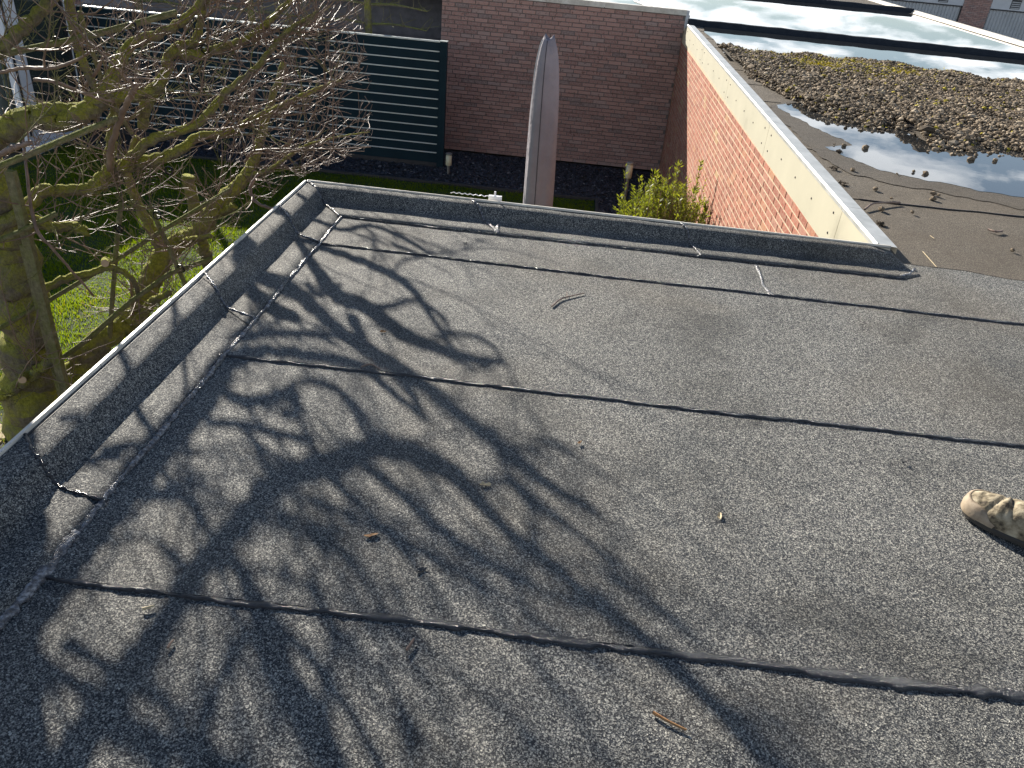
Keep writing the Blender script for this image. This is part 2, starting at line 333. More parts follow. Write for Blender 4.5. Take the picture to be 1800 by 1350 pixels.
tag(kb.build('lawn_edging', M['kerb']), 'dark edging strip between the lawn and the slate gravel bed', 'edging')
# patio pavers under the tree, left
pav = MB().box((-7.3,-3.9,GZ-0.011), (-3.95,4.85,GZ-0.005)).build('patio', M['kerb']); tag(pav, kind='structure')
pm = None
for i in range(8):
    for j in range(12):
        x = -4.1-i*0.215; y = 2.45+j*0.2; 
        if pm is None:
            b_ = MB(); e = 0.008
            b_.add([(-.1,-.093,0),(.1,-.093,0),(.1,.093,0),(-.1,.093,0),(-.1+e,-.093+e,.012),(.1-e,-.093+e,.012),(.1-e,.093-e,.012),(-.1+e,.093-e,.012)], [(4,5,6,7),(0,1,5,4),(1,2,6,5),(2,3,7,6),(3,0,4,7)])
            o = b_.build('paver', M['paver'], pav); pm = o.data
        else:
            o = bpy.data.objects.new('paver', pm); C.objects.link(o); o.parent = pav
        o.location = (x, y-(0.1 if i % 2 else 0), GZ-0.004+random.uniform(-.001,.001))

# grass blades
def blades(n, xr, yr, hmin, hmax, wd, name, density=None):
    x = rng.uniform(*xr, n); y = rng.uniform(*yr, n)
    h = rng.uniform(hmin, hmax, n)*(0.75+0.5*np.sin(x*5+1)*np.sin(y*4)); a = rng.uniform(0, 2*PI, n); l = rng.uniform(0.1, 0.7, n)*h; b = rng.uniform(0, 2*PI, n)
    V = np.empty((n,3,3)); c, s = np.cos(a)*wd/2, np.sin(a)*wd/2
    V[:,0] = np.stack([x-c, y-s, np.full(n, GZ-0.012)], 1); V[:,1] = np.stack([x+c, y+s, np.full(n, GZ-0.012)], 1)
    V[:,2] = np.stack([x+np.cos(b)*l, y+np.sin(b)*l, GZ-0.012+h], 1)
    t = np.repeat(np.clip(rng.normal(0.5+0.18*np.sin(x*3.1)*np.cos(y*2.3), 0.22, n), 0, 1), 3)
    o = np_mesh(name, V.reshape(-1,3), np.arange(3*n).reshape(-1,3), M['grass'], tone=t); return o
n_all = 230000
g1 = blades(n_all, (-7.9, 0.5), (4.2, 12.0), 0.025, 0.055, 0.008, 'grass')
tag(g1, 'short green lawn grass, sunlit under the bare tree', 'grass', kind='stuff')

# generic chips: low poly stones scattered, numpy
def chips(n, pts, size, name, matl, squash=0.6, seed=1, z0=None, tone=None, parent=None, flat=True):
    r = np.random.default_rng(seed)
    t = (1+5**.5)/2
    base = np.array([(-1,t,0),(1,t,0),(-1,-t,0),(1,-t,0),(0,-1,t),(0,1,t),(0,-1,-t),(0,1,-t),(t,0,-1),(t,0,1),(-t,0,-1),(-t,0,1)], float); base /= np.linalg.norm(base[0])
    F = np.array([(0,11,5),(0,5,1),(0,1,7),(0,7,10),(0,10,11),(1,5,9),(5,11,4),(11,10,2),(10,7,6),(7,1,8),(3,9,4),(3,4,2),(3,2,6),(3,6,8),(3,8,9),(4,9,5),(2,4,11),(6,2,10),(8,6,7),(9,8,1)])
    n = len(pts); s = size*r.lognormal(0, 0.33, n)
    jit = r.uniform(0.7, 1.25, (n,12,1)); sc = np.stack([r.uniform(.75,1.35,n), r.uniform(.7,1.1,n), np.full(n, squash)*r.uniform(.7,1.2,n)], 1)
    V = base[None]*jit*sc[:,None,:]*s[:,None,None]/2
    a = r.uniform(0, 2*PI, n); ca, sa = np.cos(a)[:,None], np.sin(a)[:,None]; b = r.normal(0, .35, n); cb, sb = np.cos(b)[:,None], np.sin(b)[:,None]
    Y_ = V[...,1]*cb-V[...,2]*sb; Z_ = V[...,1]*sb+V[...,2]*cb
    V = np.stack([V[...,0]*ca-Y_*sa, V[...,0]*sa+Y_*ca, Z_], -1) + np.asarray(pts)[:,None,:]
    tn = np.repeat(r.uniform(0,0.93,n) if tone is None else tone, 12)
    Fa = (F[None]+12*np.arange(n)[:,None,None]).reshape(-1,3)
    return np_mesh(name, V.reshape(-1,3), Fa, matl, parent=parent, tone=tn, smooth=False)
n1 = 20000
x = rng.uniform(-7.2, 1.55, n1); y = rng.uniform(12.08, 14.05, n1); m_ = (y < 12.95)|(x > -2.1)
p1 = np.stack([x[m_], y[m_], GZ-0.02+rng.uniform(0,.02,m_.sum())], 1)
n2 = 12000; p2 = np.stack([rng.uniform(0.58,1.55,n2), rng.uniform(6,12.08,n2), GZ-0.02+rng.uniform(0,.02,n2)], 1)
pp_ = np.concatenate([p1, p2]); 
tag(chips(0, pp_, 0.034, 'slate_gravel', M['slate'], 0.5, 3, tone=rng.uniform(0,1,len(pp_))), 'dark blue slate chippings in the bed before the fence and brick wall', 'gravel', kind='stuff')

# ================================================================== bricks
def brick_mesh(name, L, Hh, D, matl):
    b = MB(); e = 0.002; l, h = L/2, Hh/2
    b.add([(-l,0,-h),(l,0,-h),(l,0,h),(-l,0,h),(-l,-D+e,-h),(l,-D+e,-h),(l,-D+e,h),(-l,-D+e,h),(-l+e,-D,-h+e),(l-e,-D,-h+e),(l-e,-D,h-e),(-l+e,-D,h-e)],
          [(0,1,5,4),(1,2,6,5),(2,3,7,6),(3,0,4,7),(4,5,9,8),(5,6,10,9),(6,7,11,10),(7,4,8,11),(8,9,10,11)])
    me = bpy.data.meshes.new(name); me.from_pydata(b.v, [], b.f); me.materials.append(matl); me.update(); return me
def brick_wall(parent, P0, P1, z0, z1, mred, mstuff, vis, nmax=300, joint=0.012, L=0.21, Hh=0.0525, D=0.006):
    """wall face from P0 to P1 (XY), bricks protrude to the right-hand normal side"""
    P0, P1 = Vector((*P0, 0)), Vector((*P1, 0)); d = (P1-P0); W = d.length; d.normalize(); nrm = Vector((d.y, -d.x, 0)); ang = math.atan2(d.y, d.x)
    cell = []; ch = Hh+joint; cl = L+joint; k = 0; z = z0+ch/2
    while z+Hh/2 < z1:
        off = [0, 0.5, 0.25, 0.75][k % 4]*cl; x = -off
        while x < W:
            a, b = max(x, 0), min(x+L, W)
            if b-a > 0.03: cell.append(((a+b)/2, z, b-a))
            x += cl
        z += ch; k += 1
    full = []; rest = []
    for (x, z, l) in cell:
        c = P0+d*x+Vector((0,0,z)); (full if l > L*0.95 and vis(c) else rest).append((c, l))
    full.sort(key=lambda t: (t[0]-Vector((0,0,CAMH))).length); rest += full[nmax:]; full = full[:nmax]
    me = brick_mesh('brick', L, Hh, D, mred); org = ORG[parent.name]
    for c, l in full:
        o = bpy.data.objects.new('brick', me); C.objects.link(o); o.parent = parent
        o.location = c-org+nrm*random.uniform(-.001,.0015); o.rotation_euler = (random.gauss(0,.006), random.gauss(0,.006), ang); o.scale = (random.uniform(.98,1.01), 1, random.uniform(.96,1.03))
    V = []; F = []; T = []
    for c, l in rest:
        n = len(V); t = random.random(); dd = D+random.uniform(-.001,.0015); h = Hh/2*random.uniform(.96,1.03); l2 = l/2
        for (a, q, b) in ((-l2,0,-h),(l2,0,-h),(l2,0,h),(-l2,0,h),(-l2,dd,-h),(l2,dd,-h),(l2,dd,h),(-l2,dd,h)):
            V.append(tuple(c+d*a+nrm*q+Vector((0,0,b)))); T.append(t)
        F += [(n,n+1,n+5,n+4),(n+1,n+2,n+6,n+5),(n+2,n+3,n+7,n+6),(n+3,n,n+4,n+7),(n+4,n+5,n+6,n+7)]
    o = np_mesh('brickwork', np.array(V), np.array(F), mstuff, parent, tone=np.array(T)); tag(o, kind='stuff'); return o

# ================================================================== RIGHT GARAGE BLOCK
FX = lambda Y: lerp(1.612, 1.632, (Y-4)/9.4)          # front face of the fascia
gar = thing('garage_block', 'low brick garage block with cream fascia and wet flat roof on the right', 'garage', (5, 12, GZ))
YB = 14.12                                             # back wall face
mb = MB(); mb.add([(1.66,3.0,GZ),(8,3.0,GZ),(8,40,GZ),(1.66,40,GZ),(1.66,3.0,-.05),(8,3.0,-.05),(8,40,-.05),(1.66,40,-.05)],
     [(0,1,5,4),(1,2,6,5),(2,3,7,6),(3,0,4,7),(4,5,6,7)])
mb.build('wall', M['mortar'], gar)
visR = lambda c: c.z > 1.35-0.335*c.y and c.y < 13.4
brick_wall(gar, (1.662, YB), (1.662, 3.95), GZ+0.0, -0.235, M['brick_red'], M['brick_red_s'], visR)
# fascia boards with screws, capping in lengths
ys = [3.93, 4.55, 6.75, 9.0, 11.3, 13.52]
for a, b in zip(ys, ys[1:]):
    b_ = MB(); x0, x1 = FX(a), FX(b); bot = lambda Y: lerp(-0.235, -0.205, (Y-4)/9.4)
    b_.add([(x0,a+.003,bot(a)),(x1,b-.003,bot(b)),(x1,b-.003,.030),(x0,a+.003,.030),(x0+.03,a+.003,bot(a)),(x1+.03,b-.003,bot(b)),(x1+.03,b-.003,.03),(x0+.03,a+.003,.03)],
           [(3,2,1,0),(4,5,6,7),(0,1,5,4),(2,3,7,6),(1,2,6,5),(3,0,4,7)])
    fb = b_.build('fascia_board', M['fascia'], gar)
    L_ = b-a
    for t in ([.06, .28, .5, .72, .94] if L_ > 1 else [.5]):
        for dz in ((-.03, -.155) if t in (.06,.94) else (-.095,)):
            Y = lerp(a, b, t)
            s_ = MB(); c_ = Vector((FX(Y)-.004, Y, dz)); s_.tube([c_, c_+Vector((.006,0,0))], .007, 8); s_.build('screw', M['dark_seal'], fb)
    # capping profile: little roll on the outer edge then flat, slightly falling in
    c_ = MB(); pr = [(-.006,.028),(-.008,.050),(.002,.060),(.012,.058),(.018,.052),(.105,.047),(.108,.010)]
    c_.grid([[(FX(Y)+u, Y, v) for u, v in pr] for Y in (a+.002, (a+b)/2, b-.002)])
    c_.build('edge_cap', M['alu'], gar)
# old dusty membrane sheets (laps towards the camera)
seamY = [3.80, 4.92, 6.15, 7.05, 7.95, 8.85, 9.75, 10.65, 11.55, 12.45, 13.35, 14.3, 15.3, 17.5, 20, 22.5, 26, 30, 40]
for k, (a, b) in enumerate(zip(seamY, seamY[1:])):
    n = 60; rows = []
    def yy(x, base, s): return base+0.012*wob(x, s)
    xs = [lerp(1.72 if k < 11 else (1.72 if b < 14.2 else -9.0), 7.93, i/n) for i in range(n+1)]
    if k == 0: xs = [lerp(1.72, 7.93, i/n) for i in range(n+1)]
    rows = [[(x, yy(x, a, k)+(0.05*wob(x, 9, .4) if k == 0 else 0), -0.008) for x in xs],
            [(x, yy(x, a, k)+(0.05*wob(x, 9, .4) if k == 0 else 0), 0.001 if k == 0 else -0.001) for x in xs], [(x, yy(x, b, k+1)+.06, -0.006) for x in xs]]
    MB().grid(rows).build('roof_sheet', M['old_membrane'], gar)
    if 1 <= k <= 3:
        pts = [(x, yy(x, a, k)-.004, -.001) for x in xs[1:]]
        MB().tube(pts, [.0025+.0025*abs(wob(x, 3)) for x in xs[1:]], 5).build('lap_bead', M['bitumen'], gar)
# eave trim on the far right edge
for a, b in zip([5, 9, 12, 14.05, 16.5, 19, 21.6, 25], [9, 12, 14.05, 16.5, 19, 21.6, 25, 40]):
    c_ = MB(); pr = [(-.10,.0),(-.07,.03),(-.05,.035),(-.045,.06),(0,.068),(.015,.06),(.015,-.2)]
    c_.grid([[(7.97+u, Y, v) for u, v in pr] for Y in (a+.004, b-.004)]); c_.build('eave_trim', M['trim'], gar)
# black upstands between the garages
def upstand(P0, P1, w_, h_):
    pts = pline([P0, P1], 60); rows = []
    prof = [(-.09,0),(-.05,.015),(-.035,h_*.8),(-.015,h_),(w_,h_),(w_+.03,h_*.8),(w_+.06,0)]
    for i, p in enumerate(pts):
        dz = 0.006*wob(i*.12, 2); rows.append([(p.x, p.y+a, max(0, z+(dz if z > .02 else 0))-.002) for a, z in prof])
    return MB().grid([r[::-1] for r in rows]).build('upstand', M['roof_black'], gar, True)
upstand((1.70,14.10,0), (7.93,13.72,0), .08, .085)
upstand((-1.9,22.3,0), (7.93,21.75,0), .10, .10)
upstand((-1.9,31,0), (7.93,31,0), .10, .10)

# puddles: sheets of water on the roof with ragged outline
def outline(px, z, jit=0.035, n=240, seed=1.0):
    pts = pline([G(x, y, z) if len(t) == 2 else Vector((x, y, z)) for t in px for x, y in (t[:2],)]+[G(px[0][0], px[0][1], z) if len(px[0]) == 2 else Vector((*px[0][:2], z))], n)[:-1]
    out = []
    for i, p in enumerate(pts):
        a = 2*PI*i/len(pts); j = jit*(math.sin(5*a+seed)+.7*math.sin(13*a+seed*3)+.5*math.sin(31*a+seed*7)+.35*math.sin(57*a+seed)+.2*math.sin(91*a+seed*2))
        c = p-Vector((0,0,0)); out.append(Vector((p.x+j*.6, p.y+j, z)))
    return out
def sheet(name, pts, m, z):
    b = MB(); b.add([(p.x, p.y, z) for p in pts], [tuple(range(len(pts)))]); return b.build(name, m)
PA = [(1362,186),(1420,178),(1520,185),(1650,190),(1800,210),(1860,240),(1900,330),(1900,362),(1800,346),(1700,330),(1600,312),(1520,292),(1470,272),(1450,258),(1500,256),(1470,240),(1430,222),(1392,206)]
o = sheet('puddle', outline(PA, 0, .025, 300, 2.0), M['water'], .0035); tag(o, kind='structure')
o = sheet('damp_patch', outline([(1352,186),(1420,170),(1560,175),(1800,190),(1870,230),(1930,350),(1930,385),(1800,368),(1690,346),(1590,326),(1500,303),(1450,283),(1425,262),(1400,240),(1372,212)], 0, .03, 300, 5.0), M['damp'], .0015); tag(o, kind='structure')
# puddle between gravel and first upstand, and beyond it
def gy_edge(x): return 11.6-0.155*(x-1.9)+0.16*math.sin(x*2.1)+.06*math.sin(x*7)
pts = [Vector((x, gy_edge(x)-1.1, 0)) for x in np.linspace(1.83, 7.8, 40)]+[Vector((7.80, 13.66, 0)), Vector((1.95, 13.98, 0)), Vector((1.86,13.2,0)), Vector((1.9,12.4,0))]
tag(sheet('puddle', pts, M['water'], .0035), kind='structure')
tag(sheet('puddle', [Vector(p) for p in ((7.72,13.95,0),(7.74,21.62,0),(1.5,22.05,0),(-1.9,22.1,0),(-1.9,14.75,0),(0.5,14.6,0),(1.75,14.35,0))], M['water'], .0035), kind='structure')
tag(sheet('puddle', [Vector(p) for p in ((6.3,22.4,0),(4.6,30.8,0),(-1.9,30.8,0),(-1.9,22.6,0))], M['water'], .0035), kind='structure')
# gravel mass
n = 80000; x = rng.uniform(1.86, 7.9, n); y = rng.uniform(6.0, 12.3, n)
lowpx = [(1.86,9.55),(2.2,9.05),(2.5,8.55),(2.9,8.35),(3.2,8.05),(3.6,7.55),(4.0,7.45),(4.4,7.3),(5,7.1),(6,6.9),(8,6.6)]
# lower edge follows the photo outline
edge_px = [(1290,120),(1312,150),(1340,178),(1352,190),(1400,180),(1440,205),(1480,218),(1560,225),(1600,235),(1640,262),(1670,272),(1700,266),(1725,258),(1760,265),(1800,275),(1900,290)]
ex = []; 
for a_, b_ in edge_px: q_ = G(a_, b_); ex.append((q_.x, q_.y))
ex = [e for e in ex if e[0] > 1.7]; ex.sort(); ex = np.array(ex)
lo = np.interp(x, ex[:,0], ex[:,1])+.10*np.sin(x*9)+.05*np.sin(x*23+1)
hi = np.array([gy_edge(a)+.12*math.sin(a*11) for a in x])
d = np.minimum(y-lo, hi-y); keep = (d > 0)|((d > -.28)&(rng.random(n) < .045)); x, y, d = x[keep], y[keep], d[keep]
zz = np.clip(d, 0, .35)/.35*.055*(1+.4*np.sin(x*6)*np.sin(y*5))+rng.uniform(-.002, .022, len(x))*np.clip(d*6,0.2,1)+.004
moss = np.exp(-(((x-3.25)/.8)**2+((y-10.5)/.5)**2))*.36+np.exp(-(((x-5.6)/1.4)**2+((y-8.6)/.7)**2))*.10+.015
tn = np.where(rng.random(len(x)) < moss, rng.uniform(.95,1,len(x)), rng.uniform(0,.93,len(x)))
gv = chips(0, np.stack([x,y,zz],1), 0.0305, 'roof_gravel', M['pebble'], .65, 8, tone=tn)
tag(gv, 'brown river pebbles heaped over the wet garage roof', 'gravel', kind='stuff')
# bed under the gravel so no roof shows
bm_ = [Vector((a, np.interp(a, ex[:,0], ex[:,1])+.12, 0)) for a in np.linspace(1.88,7.7,50)]+[Vector((a, gy_edge(a)-.12, 0)) for a in np.linspace(7.7,1.88,50)]
tag(sheet('gravel_bed', bm_, M['damp'], .006), kind='structure')
# yellow moss tufts between the pebbles
k = 2600; mxx = np.clip(rng.normal(3.25,.6,k),2.1,6); myy = np.clip(rng.normal(10.5,.35,k),9.6,11.2); h = rng.uniform(.02,.06,k); a = rng.uniform(0,2*PI,k); bb = rng.uniform(0,2*PI,k)
V = np.empty((k,3,3)); V[:,0] = np.stack([mxx-np.cos(a)*.006, myy-np.sin(a)*.006, np.full(k,.05)],1); V[:,1] = np.stack([mxx+np.cos(a)*.006, myy+np.sin(a)*.006, np.full(k,.05)],1)
V[:,2] = np.stack([mxx+np.cos(bb)*h, myy+np.sin(bb)*h, .055+h*.7],1)
tag(np_mesh('moss', V.reshape(-1,3), np.arange(3*k).reshape(-1,3), M['tuft'], tone=np.repeat(rng.random(k),3)), 'yellow dry moss growing among the roof pebbles', 'moss', kind='stuff')
# loose pebbles one by one
lp = [(1521,262),(1631,268),(1706,282),(1714,275),(1748,284),(1466,256),(1483,258),(1605,304),(1627,307),(1576,308),(1640,343),(1649,346),(1639,352),(1566,351),(1538,335),(1603,376),(1548,370),(1715,270),(1498,301),(1778,443)]
PLB = ['pale pebble standing alone in the middle of the near puddle', 'pale round pebble in the puddle just below the gravel edge', 'larger dark pebble in the puddle off the gravel tip at right', 'pebble resting against the larger dark one at the gravel tip',
 'lone pebble farthest right in the near puddle', 'small pebble at the left end of the puddle on the damp edge', 'small pebble right beside the leftmost puddle pebble', 'small dark pebble on the lower rim of the puddle, left of a pair', 'small dark pebble on the lower rim of the puddle, right of a pair', 'tiny pebble on the dry roof just below the puddle rim',
 'left pebble of the trio on the brown roof below the puddle', 'largest pebble of the trio on the brown roof below the puddle', 'lowest pebble of the trio on the brown roof', 'small pebble on the brown roof between capping and trio', 'small pebble near the dark moss clump on the brown roof', 'pebble on the brown roof close to the second lap seam', 'pebble beside the forked twig on the brown roof',
 'pebble behind the dark pair at the gravel tip', 'flat dark pebble at the left puddle corner', 'pebble lowest and farthest right on the brown roof']
pmesh = {}
for i, (a_, b_) in enumerate(lp):
    s = .032 if i < 5 else .024; q_ = G(a_, b_)
    if i < 4:
        o = chips(0, np.array([(0,0,0)]), s*1.2, 'pebble', M['pebble'], .7, 30+i, tone=np.array([.45])); pmesh[i] = o.data
    else:
        o = bpy.data.objects.new('pebble', pmesh[i % 4]); C.objects.link(o); o.scale = (.75,.75,.7); o.rotation_euler.z = i
    o.location = (q_.x, q_.y, .012); tag(o, PLB[i], 'pebble', 'loose pebbles on the garage roof')

# ================================================================== BACK GARAGE WALL (left of the corner)
bk = thing('brick_garage', 'dark red brick garage wall in shade behind the umbrella, cream coping on top', 'garage', (-0.2, YB, GZ))
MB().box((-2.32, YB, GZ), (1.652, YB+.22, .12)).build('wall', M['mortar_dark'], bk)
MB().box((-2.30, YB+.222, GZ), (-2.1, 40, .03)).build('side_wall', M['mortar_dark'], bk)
visB = lambda c: c.z > 1.35-0.335*c.y-.0 and c.z > -2.35 and c.x < 1.64
brick_wall(bk, (-2.315, YB), (1.65, YB), GZ, .115, M['brick_shade'], M['brick_shade_s'], visB, D=.011)
for a, b in ((-2.34,-.62),(-.612,.33),(.338,1.655)):
    c_ = MB(); c_.add([(a,YB-.03,.125),(b,YB-.03,.125),(b,YB-.03,.205),(a,YB-.03,.205),(a,YB+.24,.125),(b,YB+.24,.125),(b,YB+.24,.195),(a,YB+.24,.195)],
         [(0,1,2,3),(5,4,7,6),(3,2,6,7),(0,4,5,1),(1,5,6,2),(4,0,3,7)]); c_.build('coping', M['trim'], bk)
MB().box((1.652, YB-.01, -.1), (1.70, YB+.24, .20)).build('corner_flashing', M['lintel'], bk)
for k in range(3):
    c_ = MB(); xx = 1.50+k*.13; c_.tube([(xx,YB+.45+.1*k,.06),(xx-.55,YB+2.6,.06)], .022, 10); c_.tube([(xx,YB+.44+.1*k,.06),(xx+.004,YB+.40+.1*k,.06)], .03, 10)
    tag(c_.build('pipe', M['pipe_grey']), ['grey pipe nearest the wall corner lying on the back roof','middle grey pipe of three lying on the back roof','right hand grey pipe of three lying on the back roof'][k], 'pipe', 'pipes on the back roof')

# ================================================================== OPPOSITE GARAGES with doors
og = thing('garage_row', 'row of garages across the court with grey ribbed doors and brick piers', 'garage', (15, 38, GZ))
YD = 38.0; KD = 38/27
zd = GY(1760,17,YD).z; zt = zd+.34*KD
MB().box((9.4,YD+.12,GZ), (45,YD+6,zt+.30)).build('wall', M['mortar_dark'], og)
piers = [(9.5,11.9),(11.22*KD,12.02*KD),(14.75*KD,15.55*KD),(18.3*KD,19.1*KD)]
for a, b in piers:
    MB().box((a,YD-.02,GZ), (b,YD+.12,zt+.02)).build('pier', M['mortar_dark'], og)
    V = []; F = []; T = []; z = GZ+.03; k = 0
    while z < zt-.03:
        x = a-(.11 if k % 2 else 0)
        while x < b:
            x0, x1 = max(x+.006, a+.004), min(x+.214, b-.004)
            if x1-x0 > .04:
                n = len(V); V += [(x0,YD-.035,z),(x1,YD-.035,z),(x1,YD-.035,z+.052),(x0,YD-.035,z+.052),(x0,YD-.02,z),(x1,YD-.02,z),(x1,YD-.02,z+.052),(x0,YD-.02,z+.052)]
                F += [(n,n+1,n+2,n+3),(n+1,n+5,n+6,n+2),(n+3,n+2,n+6,n+7),(n,n+3,n+7,n+4),(n,n+4,n+5,n+1)]; T += [random.random()]*8
            x += .22
        z += .065; k += 1
    tag(np_mesh('brickwork', np.array(V), np.array(F), M['brick_shade_s'], og, tone=np.array(T)), kind='stuff')
for (a, b) in ((11.9,11.22*KD),(12.02*KD,14.75*KD),(15.55*KD,18.3*KD)):
    dr = MB().box((a+.03,YD+.07,GZ), (b-.03,YD+.10,zd-.04)).build('garage_door', M['door_grey'], og)
    x = a+.05
    while x < b-.12:
        r_ = MB(); r_.add([(x,YD+.07,GZ+.02),(x+.02,YD+.045,GZ+.02),(x+.085,YD+.045,GZ+.02),(x+.105,YD+.07,GZ+.02),(x,YD+.07,zd-.05),(x+.02,YD+.045,zd-.05),(x+.085,YD+.045,zd-.05),(x+.105,YD+.07,zd-.05)],
            [(0,1,5,4),(1,2,6,5),(2,3,7,6),(4,5,6,7)]); r_.build('rib', M['door_grey'], dr); x += .14
    MB().box((a,YD+.01,zd-.045), (b,YD+.06,zd+.005)).build('door_head', M['dark_seal'], og)
    li = MB().box((a,YD+.0,zd+.007), (b,YD+.07,zt)).build('lintel_panel', M['lintel'], og)
    gx_ = a+.55*KD if a > 13 else b-.75*KD
    MB().box((gx_,YD-.012,zd+.06), (gx_+.40,YD-.003,zt-.06)).build('vent_grille', M['dark_seal'], li)
    for q in range(4): MB().box((gx_+.02,YD-.02,zd+.075+q*.075), (gx_+.38,YD-.0125,zd+.11+q*.075)).build('vent_slat', M['door_grey'], li)
    num = '3' if 13 < a < 18 else ''
    if num == '3':
        fc = bpy.data.curves.new('number', 'FONT'); fc.body = num; fc.size = .34; fc.extrude = .002; fo = bpy.data.objects.new('tmp', fc); C.objects.link(fo)
        dg = bpy.context.evaluated_depsgraph_get(); me = bpy.data.meshes.new_from_object(fo.evaluated_get(dg)); bpy.data.objects.remove(fo)
        o = bpy.data.objects.new('door_number', me); me.materials.clear(); me.materials.append(M['lace']); C.objects.link(o); o.parent = li
        o.rotation_euler = (PI/2,0,0); q_ = GY(1783,22,YD-.006); o.location = Vector((q_.x, YD-.006, zd+.10))-ORG[og.name]
MB().box((9.3,YD-.14,zt+.004), (45,YD+.1,zt+.26)).build('roof_fascia', M['lintel'], og)
MB().box((9.3,YD-.10,zt+.262), (45,YD+6.1,zt+.31)).build('roof', M['old_membrane'], og)

# ================================================================== FENCE
YF = 12.98
ZFT = -0.47
fpx = [-2.08, -4.02, -6.05, -8.06]
fe = thing('fence', 'dark teal composite fence with thin silver strips, left of the brick wall', 'fence', (-4.5, YF, GZ))
for x in fpx:
    MB().box((x-.055,YF-.045,GZ), (x+.055,YF+.045,ZFT+.005)).build('post', M['fence'], fe)
    MB().box((x-.06,YF-.05,ZFT+.006), (x+.06,YF+.05,ZFT+.018)).build('post_cap', M['strip'], fe)
for a, b in zip(fpx, fpx[1:]):
    x0, x1 = b+.056, a-.056
    pitch = .142; z = ZFT-.012
    for k in range(13):
        zb = z-.124 if k < 12 else GZ+.06
        bd = MB(); zt_ = z
        bd.add([(x0,YF-.012,zb),(x1,YF-.012,zb),(x1,YF-.012,zt_-.003),(x0,YF-.012,zt_-.003),(x0,YF-.009,zt_),(x1,YF-.009,zt_),(x0,YF+.012,zb),(x1,YF+.012,zb),(x1,YF+.012,zt_),(x0,YF+.012,zt_)],
               [(0,1,2,3),(3,2,5,4),(4,5,8,9),(7,6,9,8),(0,6,7,1),(1,7,8,5,2),(6,0,3,4,9)])
        bd.build('board', M['fence'], fe)
        if k < 12:
            MB().box((x0+.012,YF-.018,zb-.017), (x1-.012,YF+.006,zb-.001)).build('silver_strip', M['strip'], fe)
        z = zb-.018
        if k == 11: pass
    MB().box((x0,YF-.025,ZFT-.011), (x1,YF+.025,ZFT+.010)).build('top_rail', M['strip'], fe)
    MB().box((x0,YF-.02,GZ-.02), (x1,YF+.02,GZ+.058)).build('base_board', M['kerb'], fe)

# dark shed behind the fence
sh = thing('shed', 'dark weathered board shed behind the silver striped fence', 'shed', (-5, 16, GZ))
MB().box((-11,15.65,GZ), (-2.36,18.5,.66)).build('wall', M['shed'], sh)
z = -1.2; k = 0
while z < .6:
    b_ = MB(); b_.add([(-11,15.60,z),(-2.37,15.60,z),(-2.37,15.64,z+.135),(-11,15.64,z+.135),(-11,15.649,z),(-2.37,15.649,z)], [(0,1,2,3),(4,5,1,0)])
    b_.build('board', M['shed'], sh); z += .14
# pleached trees behind the fence
def twiggy(mbk, p, d, L, r, seed, n=7):
    rr = random.Random(seed); pts = [Vector(p)]; dd = Vector(d).normalized()
    for i in range(n):
        dd = (dd+Vector((rr.gauss(0,.18), rr.gauss(0,.18), rr.gauss(0,.18)+.04))).normalized(); pts.append(pts[-1]+dd*L/n)
    mbk.tube(pts, [r*(1-.75*i/n) for i in range(n+1)], 5); return pts
def pleached(x, label):
    t = thing('pleached_tree', label, 'tree', (x, 13.75, GZ), 'pleached trees behind the fence')
    b_ = MB(); pts, rd = smooth_line([(x,13.75,GZ),(x+.02,13.75,-1.2),(x-.02,13.75,0),(x+.03,13.75,1.1)], 14, [.075,.065,.055,.03]); b_.tube(pts, rd, 9); b_.build('trunk', M['bark'], t, True)
    for z in (-.42, -.13, .18, .5):
        b_ = MB()
        for s in (-1, 1):
            pts, rd = smooth_line([(x,13.75,z),(x+s*.45,13.73,z+.03),(x+s*.95,13.76,z-.02)], 10, [.022,.018,.012]); b_.tube(pts, rd, 6)
            for k in range(14):
                q_ = pts[random.randrange(1, 10)]; twiggy(b_, q_, (random.uniform(-.5,.9)*s, random.uniform(-.5,.3), random.uniform(-.1,.9)), random.uniform(.15,.38), .006, random.random(), 5)
        b_.build('branch', M['cane'], t)
pleached(-3.45, 'bare pleached tree behind the fence panel nearest the brick wall'); pleached(-5.4, 'bare pleached tree behind the middle fence panel'); pleached(-7.3,'bare pleached tree behind the fence end by the house')

# ================================================================== HOUSE (left)
HX = -8.12
ho = thing('house', 'house extension with tall white framed garden windows behind the bare tree', 'house', (HX-1.0, 12.4, GZ))
HY0, HYM, HY1, HY2, HTZ = 11.39, 11.61, 13.11, 13.44, -0.14
MB().box((HX-1.6,HY0,GZ), (HX-.35,HY2,-.02)).build('room', M['curtain'], ho)
wl = MB().box((HX-.34,HY1+.006,GZ), (HX-.012,HY2,HTZ)).build('brick_pier', M['mortar_dark'], ho)
MB().box((HX-.34,HY0,HTZ+.002), (HX,HY2,-.02)).build('lintel', M['mortar_dark'], ho)
MB().box((HX-1.65,HY0-.05,-.018), (HX+.06,HY2+.06,.03)).build('roof', M['roof_black'], ho)
for k in range(34):
    z = GZ+.035+k*.066
    sp0 = HY1+.16 if k % 2 else HY1+.22
    for (a, b) in ((HY1+.012, sp0-.012), (sp0, HY2-.004)):
        MB().box((HX-.012,a,z), (HX+.001,b,z+.053)).build('brick', M['brick_shade'], wl)
MB().box((HX-.12,HY0,GZ-.01), (HX+.12,HY1,-2.30)).build('sill', M['white_frame'], ho)
ZB = -2.295
